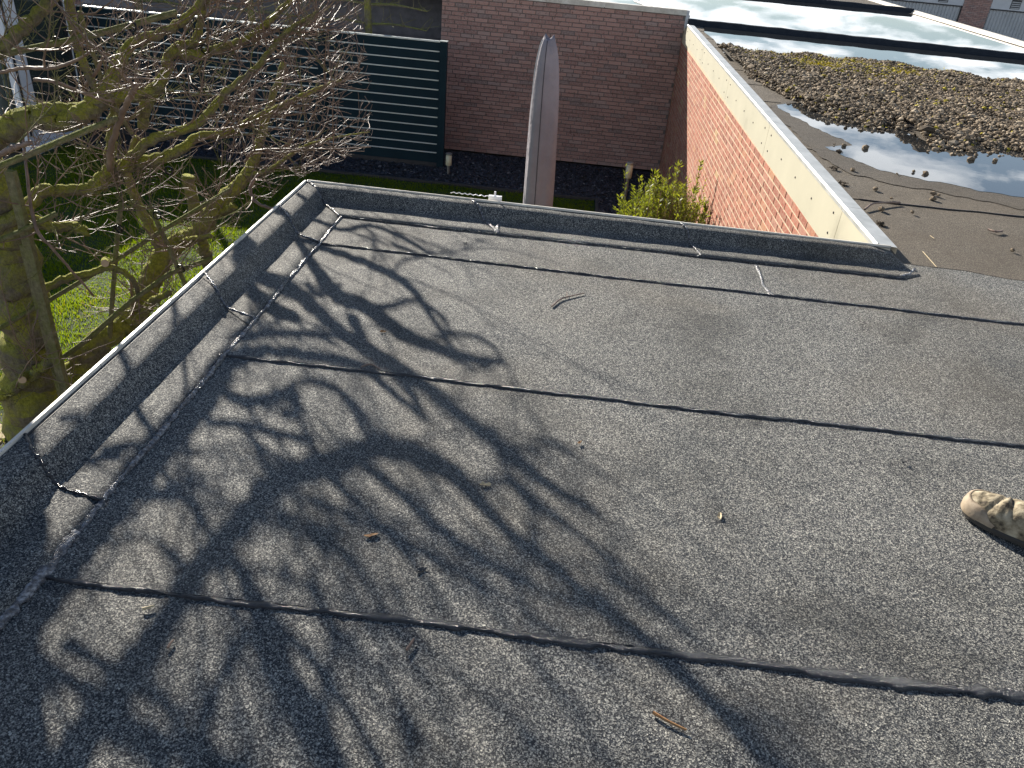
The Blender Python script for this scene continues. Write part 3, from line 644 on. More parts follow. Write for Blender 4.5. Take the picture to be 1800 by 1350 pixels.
for wi, (a, b) in enumerate(((HY0,HYM-.004),(HYM,HY1))):
    wf = MB()
    fr = .13 if wi == 1 else .04; rt = .19 if wi == 1 else .10
    for (y0, y1, z0, z1) in ((a,a+fr,ZB,HTZ),(b-rt,b,ZB,HTZ),(a+fr+.001,b-rt-.001,ZB,ZB+.13),(a+fr+.001,b-rt-.001,HTZ-.10,HTZ)):
        wf.box((HX-.06,y0,z0), (HX+.03,y1,z1))
    f_ = wf.build('window_frame', M['white_frame'], ho)
    for y0 in (a+fr, b-rt-.035): MB().box((HX-.05,y0,ZB+.132), (HX+.015,y0+.033,HTZ-.102)).build('seal', M['dark_seal'], f_)
    MB().box((HX-.03,a+fr+.034,ZB+.131), (HX-.022,b-rt-.036,HTZ-.101)).build('pane', M['glass'], f_)
    for k in range(15):
        z = ZB+.14+k*.135; MB().box((HX-.20,a+fr,z), (HX-.195,b-rt,z+.112)).build('blind_slat', M['curtain'], f_)

# ================================================================== GARDEN LIGHTS
def garden_light(pxb, pxt, label, hd):
    b_ = G(pxb[0], pxb[1], GZ); top = GY(pxt[0], pxt[1], b_.y).z; x, y = b_.x, b_.y
    t = thing('garden_light', label, 'garden light', (x, y, GZ), 'steel garden lights in the slate bed')
    MB().cyl((x,y,GZ-.02), .024, top-hd-GZ+.02, 16).build('post', M['steel'], t, False)
    MB().lathe((x,y,top-hd), [(.040,0),(.048,.006),(.048,hd-.035),(.044,hd-.034)], 20).build('diffuser', M['lamp_cream'], t, True)
    MB().lathe((x,y,top-.033), [(.030,0),(.030,.012),(.052,.013),(.052,.028),(.045,.033)], 20).build('cap', M['steel'], t)
garden_light((1094,375), (1099,284), 'tall steel garden light between the umbrella and the green bush', .235)
garden_light((788,304), (790,269), 'short steel garden light at the foot of the brick wall beside the fence', .20)
garden_light((459,268), (459,240), 'short steel garden light before the fence behind the bare tree', .16)
b_ = G(1113,392,GZ); garden_light((1113,400), (1118,348), 'steel garden light half hidden behind the left edge of the bush', .26)

# ================================================================== UMBRELLA in its cover
UY = 8.5
ut = GY(965,70,UY); ub = GY(944,372,UY)
um = thing('parasol', 'closed parasol in a taupe cover standing behind the roof edge', 'parasol', (ub.x, UY, GZ))
prof = [(0.0,.190),(.12,.192),(.35,.188),(.6,.184),(.85,.180),(1.1,.178),(1.4,.172),(1.7,.165),(1.95,.154),(2.12,.138),(2.25,.118),(2.34,.095),(2.40,.070)]
z0 = GZ+.12; zt_ = ut.z; Hc = zt_-z0; top_prof = []
rows = []; n = 40
axis = lambda z: Vector((lerp(ub.x, ut.x, (z-ub.z)/(ut.z-ub.z)), UY, z))
for (z, r) in prof:
    zz_ = z0+z/2.40*Hc; c = axis(zz_); row = []
    for k in range(n+1):
        a = 2*PI*(k % n)/n; f = .94+.10*math.cos(4*(a-PI/4-.22))+.035*math.sin(5*a+z*1.5)+.022*math.sin(9*a-z*3)+.016*math.sin(14*a+z*4)+.008*math.sin(z*23+3*a)
        row.append((c.x+r*f*math.cos(a)*.97, c.y+r*f*math.sin(a), zz_))
    rows.append(row)
c = axis(zt_+.0); rows.append([(c.x+.045*math.cos(2*PI*k/n)+.004, c.y+.035*math.sin(2*PI*k/n), zt_+.035+.022*math.cos(2*2*PI*k/n+.4)) for k in range(n+1)]); rows.append([(c.x+.02*math.cos(2*PI*k/n), c.y+.015*math.sin(2*PI*k/n), zt_-.01) for k in range(n+1)])
cov = MB().grid(rows).build('cover', M['umbrella'], um, True)
for kk, nm in ((29,'seam'),(20,'lit_edge')):
    pts = [Vector(r[kk])+(Vector(r[kk])-axis(r[kk][2])).normalized()*.003 for r in rows[:-2]]
    MB().tube(smooth_line(pts, 40), .0035 if nm == 'seam' else .004, 5).build(nm, M['piping'] if nm == 'seam' else M['white'], cov)  # white tube paints the sunlit left edge onto the cover
MB().cyl((ub.x,UY,GZ), .03, .2, 14).build('pole', M['steel'], um)
MB().lathe((ub.x,UY,GZ-.01), [(.28,0),(.28,.05),(.06,.08),(.05,.12)], 28).build('base', M['kerb'], um, True)

# ================================================================== BUSH
bc = Vector((1.18, 8.75, GZ)); bu = thing('bush', 'leafy green bush by the sunlit brick wall behind the roof edge', 'bush', bc)
stems = MB(); LV = []; LT = []
def leaf(p, d, L, wd, t):
    d = d.normalized(); s = d.cross(Vector((random.uniform(-1,1), random.uniform(-1,1), random.uniform(-.3,1)))).normalized()*wd/2
    LV.extend([p, p+d*L*.45+s, p+d*L, p+d*L*.45-s]); LT.extend([t]*4)
for i in range(300):
    a = random.uniform(0, 2*PI); rr_ = random.random()**.6*.50; tall = random.random() < .12
    topz = -1.30+random.uniform(-.15,.22)+(random.uniform(.1,.35) if tall else 0)-(rr_*.8)**2
    p0 = bc+Vector((math.cos(a)*.12, math.sin(a)*.12, 0)); p1 = bc+Vector((math.cos(a)*rr_*.92, math.sin(a)*rr_, (topz-GZ)*.6)); p2 = bc+Vector((math.cos(a)*rr_*1.12, math.sin(a)*rr_*1.15, topz-GZ))
    pts = smooth_line([p0,p1,p2], 12); stems.tube(pts, [.006*(1-.7*j/11) for j in range(12)], 4)
    for k in range(46):
        u = random.random()**.7; j = min(int(u*11), 10); p = pts[j].lerp(pts[j+1], u*11-j); ax = (pts[j+1]-pts[j]).normalized(); aa = random.uniform(0, 2*PI)
        side = ax.orthogonal().normalized(); side.rotate(Matrix.Rotation(aa, 3, ax)); leaf(p, ax*random.uniform(.5,1.1)+side*.8, random.uniform(.035,.065), .014, min(1, max(0, random.gauss(.35+.4*u,.2))))
# the four tall sprigs seen against the shaded wall
for (px, py, hh) in ((1191,286,.5),(1153,302,.45),(1232,284,.45),(1123,338,.3),(1240,352,.25),(1170,322,.35)):
    tp = GY(px, py, 8.75+random.uniform(-.15,.15)); b0 = tp-Vector((random.uniform(-.03,.03),0,hh)); pts = smooth_line([b0,(b0+tp)/2+Vector((.01,0,0)),tp], 12); stems.tube(pts, .004, 4)
    for k in range(70):
        u = random.random(); j = min(int(u*11), 10); p = pts[j].lerp(pts[j+1], u*11-j); side = Vector((1,0,0)); side.rotate(Matrix.Rotation(random.uniform(0,2*PI), 3, 'Z'))
        leaf(p, Vector((0,0,1))*.8+side*.7, random.uniform(.04,.07), .015, random.uniform(.4,1))
stems.build('stems', M['shoot'], bu)
tag(np_mesh('leaves', np.array([tuple(v) for v in LV]), np.arange(len(LV)).reshape(-1,4), M['leaf'], bu, tone=np.array(LT)), kind='stuff')

# ================================================================== OUR FLAT ROOF (extension)
ex_ = thing('flat_roof', 'flat roof in new grey granule roofing sheets with raised edges and tar seams', 'roof', (0, 0, 0))
ZT = 0.070
A0 = G(540,320,ZT); A1 = G(1566,436,ZT); L1 = G(0,806,ZT); L1 = A0+(L1-A0)*((A0.y+2.0)/(A0.y-L1.y))   # left trim line extended to Y=-2
F0 = G(600,383,0); F1 = G(1590,492,0); f1 = G(175,890,0); f1 = F0+(f1-F0)*((F0.y+2.0)/(F0.y-f1.y))
# building body below
MB().box((A0.x+.05,-2,GZ), (6.5,A0.y-.07,-.04)).build('wall', M['mortar_dark'], ex_)
# field sheets: lap edges run along X
sL = [(G(80,1015),G(1800,1222)), (G(405,625),G(1800,785)), (G(560,428),G(1800,570))]
def seam_y(k, x):
    if k == 0: return -2.0
    if k == 1: return lerp(.18, .20, x/7)
    if k in (2,3,4):
        a, b = sL[k-2]; return lerp(a.y, b.y, (x-a.x)/(b.x-a.x))+.006*wob(x, k, .5)
    return 3.80
for k in range(5):
    xs = np.linspace(-1.12, 6.5, 150); hz = .005
    if k == 4:
        def top(x): return 3.74 if x < 1.6 else 3.86
    else: 
        def top(x, k=k): return seam_y(k+1, x)+.05
    rows = [[(x, seam_y(k, x), -.003) for x in xs], [(x, seam_y(k, x)+.001, hz) for x in xs]]
    for t in (.15,.4,.7): rows.append([(x, lerp(seam_y(k,x), top(x), t), lerp(hz, 0, t)+.0015*math.sin(x*5+t*9)*.6) for x in xs])
    rows.append([(x, top(x), -.001) for x in xs])
    MB().grid(rows).build('roofing_sheet', M['membrane'], ex_, False)
# new sheet ending over the old garage roof to the right
# draped edge pieces: profile from trim to flashing edge
PROF = [(0,1.0),(.06,1.0),(.13,.98),(.19,.91),(.23,.78),(.29,.52),(.34,.30),(.40,.15),(.54,.08),(.64,.06),(.8,.057),(1.0,.055)]
PROFL = [(0,1.0),(.08,1.0),(.18,.985),(.26,.95),(.31,.86),(.36,.66),(.42,.38),(.48,.17),(.55,.085),(.66,.065),(.8,.06),(1.0,.058)]
def drape(T, Fl, t0, t1, seed, n=40, endfn=None, jitter=.006, lift=0.0, PROF=PROF):
    """T, Fl: functions of t -> trim point, flashing point"""
    rows = []
    for i in range(n+1):
        t = lerp(t0, t1, i/n); a, b = T(t), Fl(t); e = 1.0 if endfn is None else endfn(t); row = []
        for (u, h) in PROF:
            u2 = u*(1+ (jitter/.27)*wob(t*6, seed) if u == 1 else 1); p = a.lerp(b, u2)
            row.append((p.x, p.y, max(ZT*h*e, .0060)+lift+(.0015*wob(t*5+u, seed) if 0 < u < 1 else 0)))
        p = a.lerp(b, u2); row.append((p.x, p.y, -.001)); rows.append(row)
    return rows
Tl = lambda t: A0.lerp(L1, t); Fll = lambda t: F0.lerp(f1, t)
Tf = lambda t: A0.lerp(A1, t); Ffl = lambda t: F0.lerp(F1, t)
def t_at_left(y): return (F0.y-y)/(F0.y-f1.y)
ends = [0.0, t_at_left(G(555,432).y), t_at_left(G(445,568).y), t_at_left(G(170,895).y), t_at_left(.15), 1.0]
for i, (a, b) in enumerate(zip(ends, ends[1:])):
    r = drape(Tl, Fll, a, min(1, b+.006), i+1, 46, lift=.003*(i % 2), PROF=PROFL); MB().grid([row[::-1] for row in r]).build('edge_sheet', M['membrane'], ex_, True)
tj = [0.0, (G(880,412).x-F0.x)/(F1.x-F0.x), (G(1236,455).x-F0.x)/(F1.x-F0.x), 1.0]
for i, (a, b) in enumerate(zip(tj, tj[1:])):
    ef = (lambda t: 1-max(0, (t-.965)/.035)*.25) if i == 2 else None
    r = drape(Tf, Ffl, a, min(1, b+.004), i+11, 60, ef, lift=.003*((i+1) % 2)); MB().grid(r).build('edge_sheet', M['membrane'], ex_, True)
# sloping end of the far upstand
tipA = [Vector(v) for v in drape(Tf, Ffl, .999, 1.0, 13, 1, lambda t: .75)[1]]
E1, E2 = G(1612,484), G(1600,470)
rows = [[tuple(p) for p in tipA]]
for t in (.35,.7,1.0):
    row = []
    for j, p in enumerate(tipA):
        u = min(1, j/(len(tipA)-2)); q_ = Vector((lerp(1.715, 1.760, u), lerp(A1.y-.02, F1.y+.03+.045, u), .0065)); v = p.lerp(q_, t); v.z = lerp(p.z, .0065, t**1.0) if j < len(tipA)-1 else -.001; row.append(tuple(v))
    rows.append(row)
MB().grid(rows).build('edge_end', M['membrane'], ex_, True)

# seams: glossy tar beads
def bead(pts, w0, w1, m, name='tar_seam', h=.004, seed=1, z=.005, n=200):
    pts = pline(pts, n); rows = []
    for i, p in enumerate(pts):
        d = (pts[min(i+1,n-1)]-pts[max(i-1,0)]); s = Vector((-d.y, d.x, 0)).normalized(); t = i/(n-1)
        L_ = i*.02*(max((pts[-1]-pts[0]).length, .2)*50/n); ww = lerp(w0, w1, t)*(1+.45*wob(L_*2, seed, 1.3)+.25*wob(L_*5, seed+1, 2)+random.uniform(-.32,.32)); ww = max(ww, .003)
        off = .004*wob(L_*1.2, seed+2, 1)+random.uniform(-.0016,.0016); hh = h*(.85+.5*wob(L_*3, seed+5, 2)+random.uniform(-.3,.3))
        c = p+s*off
        rows.append([tuple(c+s*ww*u+Vector((0,0,hh*v))) for u, v in ((-.5,-.9),(-.42,.45),(-.15,1),(.2,.8),(.42,.5),(.5,-.9))])
    return MB().grid([r[::-1] for r in rows]).build(name, m, ex_, True)
def zl(pts, z=.006): return [Vector((p.x, p.y, z)) for p in pts]
def yl(k, x0, x1, n=60, off=-.004): return [Vector((x, seam_y(k, x)+off, .003)) for x in np.linspace(x0, x1, n)]
bead(yl(1,-1.05,6.4), .014, .02, M['bitumen'], seed=3, n=420)
bead(yl(2,-1.10,6.4), .009, .075, M['bitumen'], seed=4, n=520, h=.005)
bead(yl(3,-1.08,6.4), .013, .022, M['bitumen'], seed=6, n=420)
bead(yl(4,-1.06,6.4), .008, .028, M['bitumen'], seed=8, n=420)
bead(zl([Fll(t) for t in np.linspace(0, ends[3], 60)]), .011, .016, M['silver_bead'], seed=9, n=380, h=.005)
bead(zl([Fll(t) for t in np.linspace(ends[3], ends[4]+.1, 30)]), .03, .013, M['silver_bead'], seed=10, n=200, h=.005)
bead(zl([Ffl(t) for t in np.linspace(0, 1, 60)]), .008, .010, M['bitumen'], seed=12, n=380)
def cross(T, Fl, t, seed, wd=.010, m='silver_bead', sk=0.0, name='tar_seam', PROF=PROF):
    a, b = T(t+sk), Fl(t); pts = []
    for (u, h) in PROF:
        p = a.lerp(b, u); p = p+(T(1)-T(0)).normalized()*.030*math.sin(u*PI*1.3)*(1 if T is Tl else .4); pts.append(Vector((p.x, p.y, max(ZT*h, .007)+.004)))
    pts = smooth_line(pts, 60); rad = [wd/2*(1+.5*wob(i*.13, seed)) for i in range(60)]
    return MB().tube([p+Vector((random.uniform(-.002,.002), random.uniform(-.002,.002), -.001)) for p in pts], rad, 6).build(name, M[m], ex_, True)
for i, t in enumerate(ends[1:5]): cross(Tl, Fll, t, i+1, .010, 'bitumen' if i > 1 else 'silver_bead', .0, PROF=PROFL)
cross(Tf, Ffl, 0.0, 22, .012); cross(Tf, Ffl, tj[1], 24, .014); cross(Tf, Ffl, tj[2], 25, .010)
bead([G(1236,405,.05), G(1234,455)], .01, .014, M['silver_bead'], seed=31, n=12) if False else None
bead(zl([G(1330,468), G(1338,487), G(1340,500), G(1355,519)], .004), .012, .016, M['silver_bead'], seed=33, n=60)
bead(zl([G(876,398), G(874,404), G(872,410)], .010), .012, .018, M['silver_bead'], seed=35, n=30)
bead(zl([G(1570,491), G(1597,484), G(1607,474)], .006), .008, .014, M['silver_bead'], seed=37, n=50)
# aluminium edge trims
def trim(P0, P1, inward, name='edge_trim'):
    P0, P1 = Vector(P0), Vector(P1); d = (P1-P0).normalized(); nrm = Vector(inward).normalized(); b_ = MB()
    pr = [(-.002,-.20),(-.004,.004),(-.002,.009),(.008,.010),(.010,.001),(.010,-.02)]
    b_.grid([[tuple(Vector((p.x,p.y,ZT))+nrm*(u-.012)+Vector((0,0,v))) for u, v in pr] for p in (P0, (P0+P1)/2, P1)]); o = b_.build(name, M['trim'], ex_)
    g = MB(); g.grid([[tuple(Vector((p.x,p.y,ZT))+nrm*u+Vector((0,0,v))) for u, v in ((-.004,-.001),(.010,.0008))] for p in (P0, P1)]); g.build('trim_gap_shade', M['dark_gap'], ex_); return o  # second strip is painted shade for the groove between trim and membrane
nl = Vector((1, 0, 0)); nf = Vector((0, -1, 0))
jl = [0, .33, .66, 1.0]
for a, b in zip(jl, jl[1:]): trim(Tl(a+.0002), Tl(b-.0002), nl)
for a, b in ((0,.52),(.5202,1.0)): trim(Tf(a), Tf(b), nf)

# ================================================================== small litter on the roof
def twig(pxs, r, label, m='shoot', z=.0085, side=False, name='twig'):
    pts = [G(a_, b_, z) for a_, b_ in pxs]; pts[0].z = .0045+r; pts[-1].z = .0045+r; b_ = MB(); sp_ = smooth_line(pts, 14); b_.tube(sp_, [r*(1-.4*i/13) for i in range(14)], 6)
    if side:
        q_ = sp_[7]; dd = sp_[9]-sp_[5]; b_.tube([q_, q_+Vector((dd.x*.5-dd.y*.6, dd.y*.5+dd.x*.6, .004))], [r*.6,r*.3], 5)
    return tag(b_.build(name, M[m]), label, 'twig')
twig([(970,538),(985,526),(1005,520),(1027,515)], .0035, 'thin grey forked twig on the roof below the far seams', side=True)
twig([(1148,1252),(1175,1268),(1207,1283)], .0036, 'straight red brown twig in the sunny foreground of the roof', 'leaf_litter')
twig([(635,644),(652,640),(668,648)], .003, 'short curled twig across the second seam in the tree shadow')
twig([(715,1142),(722,1132),(728,1122)], .0035, 'short dark stick near the long tar seam in the foreground')
twig([(250,1070),(262,1067),(272,1064)], .0035, 'small tan splinter just below the foreground seam in tree shadow', 'straw')
twig([(295,1138),(300,1130),(305,1124)], .003, 'tiny dark stick in the shadow blotches at lower left')
def flake(px, py, s, label, m='leaf_litter', rot=0.0):
    c = G(px, py, 0); b_ = MB(); n = 9; vs = [(c.x, c.y, .0075)]
    for k in range(n):
        a = 2*PI*k/n; r = s*(.55+.45*abs(math.cos(a)))*random.uniform(.8,1.15); X, Y = math.cos(a)*r, math.sin(a)*r*.55
        vs.append((c.x+X*math.cos(rot)-Y*math.sin(rot), c.y+X*math.sin(rot)+Y*math.cos(rot), .0065+random.uniform(0,.006)))
    vs2 = [(x, y, z-.0012) for x, y, z in vs]
    b_.add(vs, [(0,1+k,1+(k+1)%n) for k in range(n)]); b_.add(vs2, [(0,1+(k+1)%n,1+k) for k in range(n)])
    return tag(b_.build('leaf_scrap', M[m]), label, 'leaf')
flake(853,855,.018,'curled tan leaf scrap near the middle of the roof','straw',.2)
flake(653,945,.018,'brown leaf scrap inside the tree shadow at left centre','leaf_litter',.5)
flake(1018,782,.011,'small orange leaf scrap above the middle of the roof','leaf_litter',.9)
flake(1264,910,.015,'pale wood chip alone on the sunny roof right of centre','straw',1.4)
flake(740,1006,.015,'dark lump of leaf below the brown scrap in the shadow','bitumen',.5)
flake(817,430,.012,'small black blob between the two far seams','bitumen',.1)
flake(1588,816,.010,'dark speck of leaf on the roof above the shoe','bitumen',.4)
flake(673,586,.012,'curled dark leaf bit in the upper tree shadow','leaf_litter',.4)
for k, (a_, b_, s, lb) in enumerate(((1412,366,.03,'dark brown moss clump nearest the garage edge capping, lower'),(1465,297,.035,'dark moss clump on the dusty roof below the capping bend'),(1480,324,.04,'flat dark moss clump beside the garage edge capping'),(1545,395,.03,'small dark moss clump at the foot of the capping near the corner'))):
    q_ = G(a_ if k else 1475, b_ if k else 268, 0); pts = np.stack([rng.normal(q_.x,s*.45,40), rng.normal(q_.y,s*.45,40), rng.uniform(.002,.016,40)],1)
    tag(chips(0, pts, .011, 'moss_clump', M['pebble'], .7, 60+k, tone=rng.uniform(0,.25,40)), lb, 'moss')
tw = MB(); 
pts = smooth_line([G(1520,368,.01),G(1535,358,.02),G(1560,356,.015),G(1582,356,.01)], 14); tw.tube(pts, .006, 6); tag(tw.build('twig', M['shoot']), 'forked dark twig lying on the brown roof beside the capping', 'twig')
tw = MB(); tw.tube(smooth_line([G(1737,403,.01),G(1750,407,.012),G(1762,406,.01)], 8), .006, 6); tag(tw.build('twig', M['shoot']), 'short dark stick on the brown roof at the right edge', 'twig')
for k, (p0, p1) in enumerate((((1622,442),(1646,469)), ((1635,414),(1642,419)))):
    tw = MB(); tw.tube([G(*p0,.006), G(*p1,.006)], .0016, 5); tag(tw.build('straw', M['straw']), ['long pale straw where the new roofing meets the brown roof','short yellow straw on the brown roof'][k], 'straw')

# white clip with wavy cord just outside the far edge
cl = thing('cord_clip', 'white plastic clip with a wavy white cord outside the far roof edge', 'clip', (G(868,356,ZT).x, A0.lerp(A1,.32).y+.03, 0))
cx, cy_ = cl.location.x, cl.location.y+.02
MB().box((cx-.032,cy_-.008,.02), (cx+.035,cy_+.012,.092)).build('body', M['white'], cl); MB().cyl((cx,cy_,.09), .005, .025, 8).build('pin', M['white'], cl)
MB().tube([Vector((cx-.033-k*.006, cy_+.004, .085+.003*math.sin(k*1.3))) for k in range(34)], .0022, 5).build('cord', M['white'], cl)

# ================================================================== SHOE (a person standing right of frame)
tp_ = G(1697,878,.03); ax = Vector((.74,-.67,0)).normalized(); sd = Vector((ax.y,-ax.x,0)); per = thing('person', 'person in worn beige work shoes, one toe cap showing at the right edge', 'person', (tp_.x+.2, tp_.y-.2, .005))
sd = Vector((-ax.y, ax.x, 0))
ST = [0,.006,.018,.035,.06,.09,.12,.16,.20,.24,.275,.295,.30]
HW = [.006,.030,.044,.053,.059,.061,.059,.052,.046,.043,.040,.030,.008]
TH = [.034,.046,.056,.063,.072,.084,.094,.106,.115,.11,.10,.08,.05]
def sec(s, hw, zb, zt, n=18, p=2.4):
    c = tp_+ax*s; out = []
    for k in range(n+1):
        a = PI*k/n; X = math.copysign(abs(math.cos(a))**(2/p), math.cos(a))*hw; Z = abs(math.sin(a))**(2/p)*(zt-zb)+zb
        out.append(Vector((c.x, c.y, 0))+sd*X+Vector((0,0,Z)))
    return out
fine = 60; rows = []
for i in range(fine):
    s = lerp(0, .30, i/(fine-1)); hw = np.interp(s, ST, HW); th = np.interp(s, ST, TH)
    cr_ = sec(s, hw, .022, .022+th*.8)
    row = []
    for k, p in enumerate(cr_):
        a = PI*k/18; f = math.sin(a)
        wr = -.011*math.exp(-((s-.078-.014*math.cos(a))/.007)**2)-.009*math.exp(-((s-.106+.022*math.cos(a))/.006)**2)+.006*math.exp(-((s-.092)/.007)**2)-.006*math.exp(-((s-.036-.02*math.cos(a)**2)/.003)**2)
        row.append(tuple(p+Vector((0,0,wr*f))))
    rows.append(row)
MB().grid([r for r in rows]).build('shoe_upper', M['suede'], per, True)
# toe rand: raised band running round the toe
rn = []
for i in range(31):
    a = lerp(-1.0, 1.0, i/30); s = .10*abs(a)**1.5; hw = np.interp(s, ST, HW)+.003; c = tp_+ax*(s-.004)
    if abs(a) < .08: c = tp_-ax*.004
    X = math.copysign(hw, a)
    base = Vector((c.x,c.y,0))+sd*X; inn = Vector((c.x,c.y,0))+sd*X*.80+ax*.012
    h = .058 if abs(a) < .6 else lerp(.058,.036,(abs(a)-.6)/.4)
    rn.append([tuple(base+Vector((0,0,.020))), tuple(base+Vector((0,0,h*.75))), tuple(base.lerp(inn,.5)+Vector((0,0,h))), tuple(inn+Vector((0,0,h+.003))), tuple(inn+ax*.004+Vector((0,0,h-.008)))])
MB().grid(rn).build('toe_rand', M['rand'], per, True)
so = MB(); ring_t = []; ring_b = []
for s in list(np.linspace(0,.30,26)): ring_t.append((s, 1))
for s in list(np.linspace(.30,0,26)): ring_t.append((s, -1))
V = []; m_ = len(ring_t)
for z, g in ((0.007,-.003),(.010,.003),(.022,.004),(.025,.001)):
    for s, q_ in ring_t: c = tp_+ax*s; hw = np.interp(s, ST, HW)+g; pt = Vector((c.x,c.y,z))+sd*hw*q_; V.append(tuple(pt))
F = [(l*m_+k, l*m_+(k+1)%m_, (l+1)*m_+(k+1)%m_, (l+1)*m_+k) for l in range(3) for k in range(m_)]+[tuple(range(m_-1,-1,-1)), tuple(3*m_+k for k in range(m_))]
so.add(V, F); so.build('shoe_sole', M['sole'], per)
lc = MB(); st_ = sec(.128, np.interp(.128, ST, HW), .022, .022+.084*.8); lc.tube([p+Vector((0,0,.002)) for p in st_[2:13]], .0022, 5)
q_ = sec(.14, .049, .022, .10)[9]; lc.tube([q_+sd*.022+Vector((0,0,.002)), q_-sd*.012+ax*.01+Vector((0,0,.004))], .005, 6); lc.build('stitching', M['lace'], per)
# second shoe, out of frame: copies of the same parts, set beside and turned a little
for c0 in [o for o in bpy.data.objects if o.parent == per]:
    c1 = c0.copy(); C.objects.link(c1); c1.parent = per; c1.location = (.43, -.045, 0)
def skinned(name, verts, edges, rads, m, root=0, sub=2):
    me = bpy.data.meshes.new(name); me.from_pydata([tuple(v) for v in verts], edges, []); tmp = bpy.data.objects.new('tmp', me); C.objects.link(tmp)
    tmp.modifiers.new('skin', 'SKIN')
    for i, r in enumerate(rads):
        d = me.skin_vertices[0].data[i]; d.radius = r if hasattr(r, '__len__') else (r, r); d.use_root = (i == root)
    sb = tmp.modifiers.new('sub', 'SUBSURF'); sb.levels = sub; sb.render_levels = sub
    ev = tmp.evaluated_get(bpy.context.evaluated_depsgraph_get()); m2 = bpy.data.meshes.new_from_object(ev); bpy.data.objects.remove(tmp)
    m2.transform(Matrix.Translation(-ORG[per.name])); m2.materials.clear(); m2.materials.append(m); m2.shade_smooth(); m2.name = name
    o = bpy.data.objects.new(name, m2); C.objects.link(o); o.parent = per; ORG[o.name] = ORG[per.name]; return o
a1 = tp_+ax*.215; a1.z = .10; a2 = a1+Vector((.43,-.045,0)); fw = -ax; hc = (a1+a2)/2+ax*.06; hc.z = .90
kn = lambda a_: Vector(((a_.x+hc.x)/2, (a_.y+hc.y)/2, .50))+fw*.04
hp = lambda q: hc+sd*q+Vector((0,0,-.06))
k1, k2 = kn(a1), kn(a2)
low1, low2 = a1.copy(), a2.copy(); low1.z = low2.z = .085
skinned('trousers', [hc+Vector((0,0,.10)), hc, hp(-.085), k1, a1+Vector((0,0,.12)), low1, hp(.085), k2, a2+Vector((0,0,.12)), low2],
        [(0,1),(1,2),(2,3),(3,4),(4,5),(1,6),(6,7),(7,8),(8,9)], [(.15,.12),(.15,.12),.088,.066,.060,.062,.088,.066,.060,.062], M['trouser'], 1)
M['jacket'] = rough_mat('dark_green_jacket', [(0.3,(0.03,0.045,0.035)),(0.7,(0.05,0.07,0.055))], 20, 0.85, 0.3, 0.006)
M['skin'] = mat('skin', (0.50,0.30,0.21), 0.55); M['hair'] = mat('brown_hair', (0.05,0.03,0.018), 0.7)
ch = hc+Vector((0,0,.38)); nk = hc+Vector((0,0,.56)); shl, shr = nk+sd*.19+Vector((0,0,-.05)), nk-sd*.19+Vector((0,0,-.05))
el, er = shl+sd*.07+Vector((0,0,-.28)), shr-sd*.07+Vector((0,0,-.28)); wl_, wr_ = el+fw*.09+Vector((0,0,-.24)), er+fw*.09+Vector((0,0,-.24))
skinned('jacket', [hc+Vector((0,0,.02)), hc+Vector((0,0,.18)), ch, nk, shl, el, wl_, shr, er, wr_], [(0,1),(1,2),(2,3),(2,4),(4,5),(5,6),(2,7),(7,8),(8,9)],
        [(.17,.13),(.16,.125),(.18,.13),.065,.075,.055,.045,.075,.055,.045], M['jacket'], 1)
hb = nk+Vector((0,0,.06)); he = nk+fw*.01+Vector((0,0,.19))
skinned('head', [nk, hb, nk+fw*.015+Vector((0,0,.12)), he, he+Vector((0,0,.06)), he+fw*.095+Vector((0,0,-.03)), he+sd*.078+Vector((0,0,-.02)), he-sd*.078+Vector((0,0,-.02))],
        [(0,1),(1,2),(2,3),(3,4),(3,5),(3,6),(3,7)], [.055,.052,.068,.085,.065,.012,.014,.014], M['skin'], 3)
hm = MB(); hq = he-fw*.018+Vector((0,0,.022)); hm.grid([[tuple(hq+Vector((.104*math.sin(t)*math.cos(2*PI*k/20), .104*math.sin(t)*math.sin(2*PI*k/20), .112*math.cos(t)))) for k in range(21)] for t in np.linspace(.02, 1.75, 12)])
hm.build('hair', M['hair'], per, True)
for w0, q in ((wl_, 1), (wr_, -1)):
    dn = Vector((0,0,-1)); V_ = [w0, w0+dn*.05, w0+dn*.085]; E_ = [(0,1),(1,2)]; R2 = [.026,(.036,.018),(.036,.016)]
    for j, (off, L3) in enumerate(((-.027,.062),(-.009,.074),(.009,.07),(.027,.055))):
        i0 = len(V_); b0 = w0+dn*.085+fw*off; V_ += [b0+dn*.012, b0+dn*L3*.6, b0+dn*L3+sd*-.014*q]; E_ += [(2,i0),(i0,i0+1),(i0+1,i0+2)]; R2 += [.0095,.0085,.007]
    i0 = len(V_); V_ += [w0+dn*.05+fw*.03, w0+dn*.085+fw*.045]; E_ += [(1,i0),(i0,i0+1)]; R2 += [.011,.009]
    skinned('hand', V_, E_, R2, M['skin'], 1, 1)

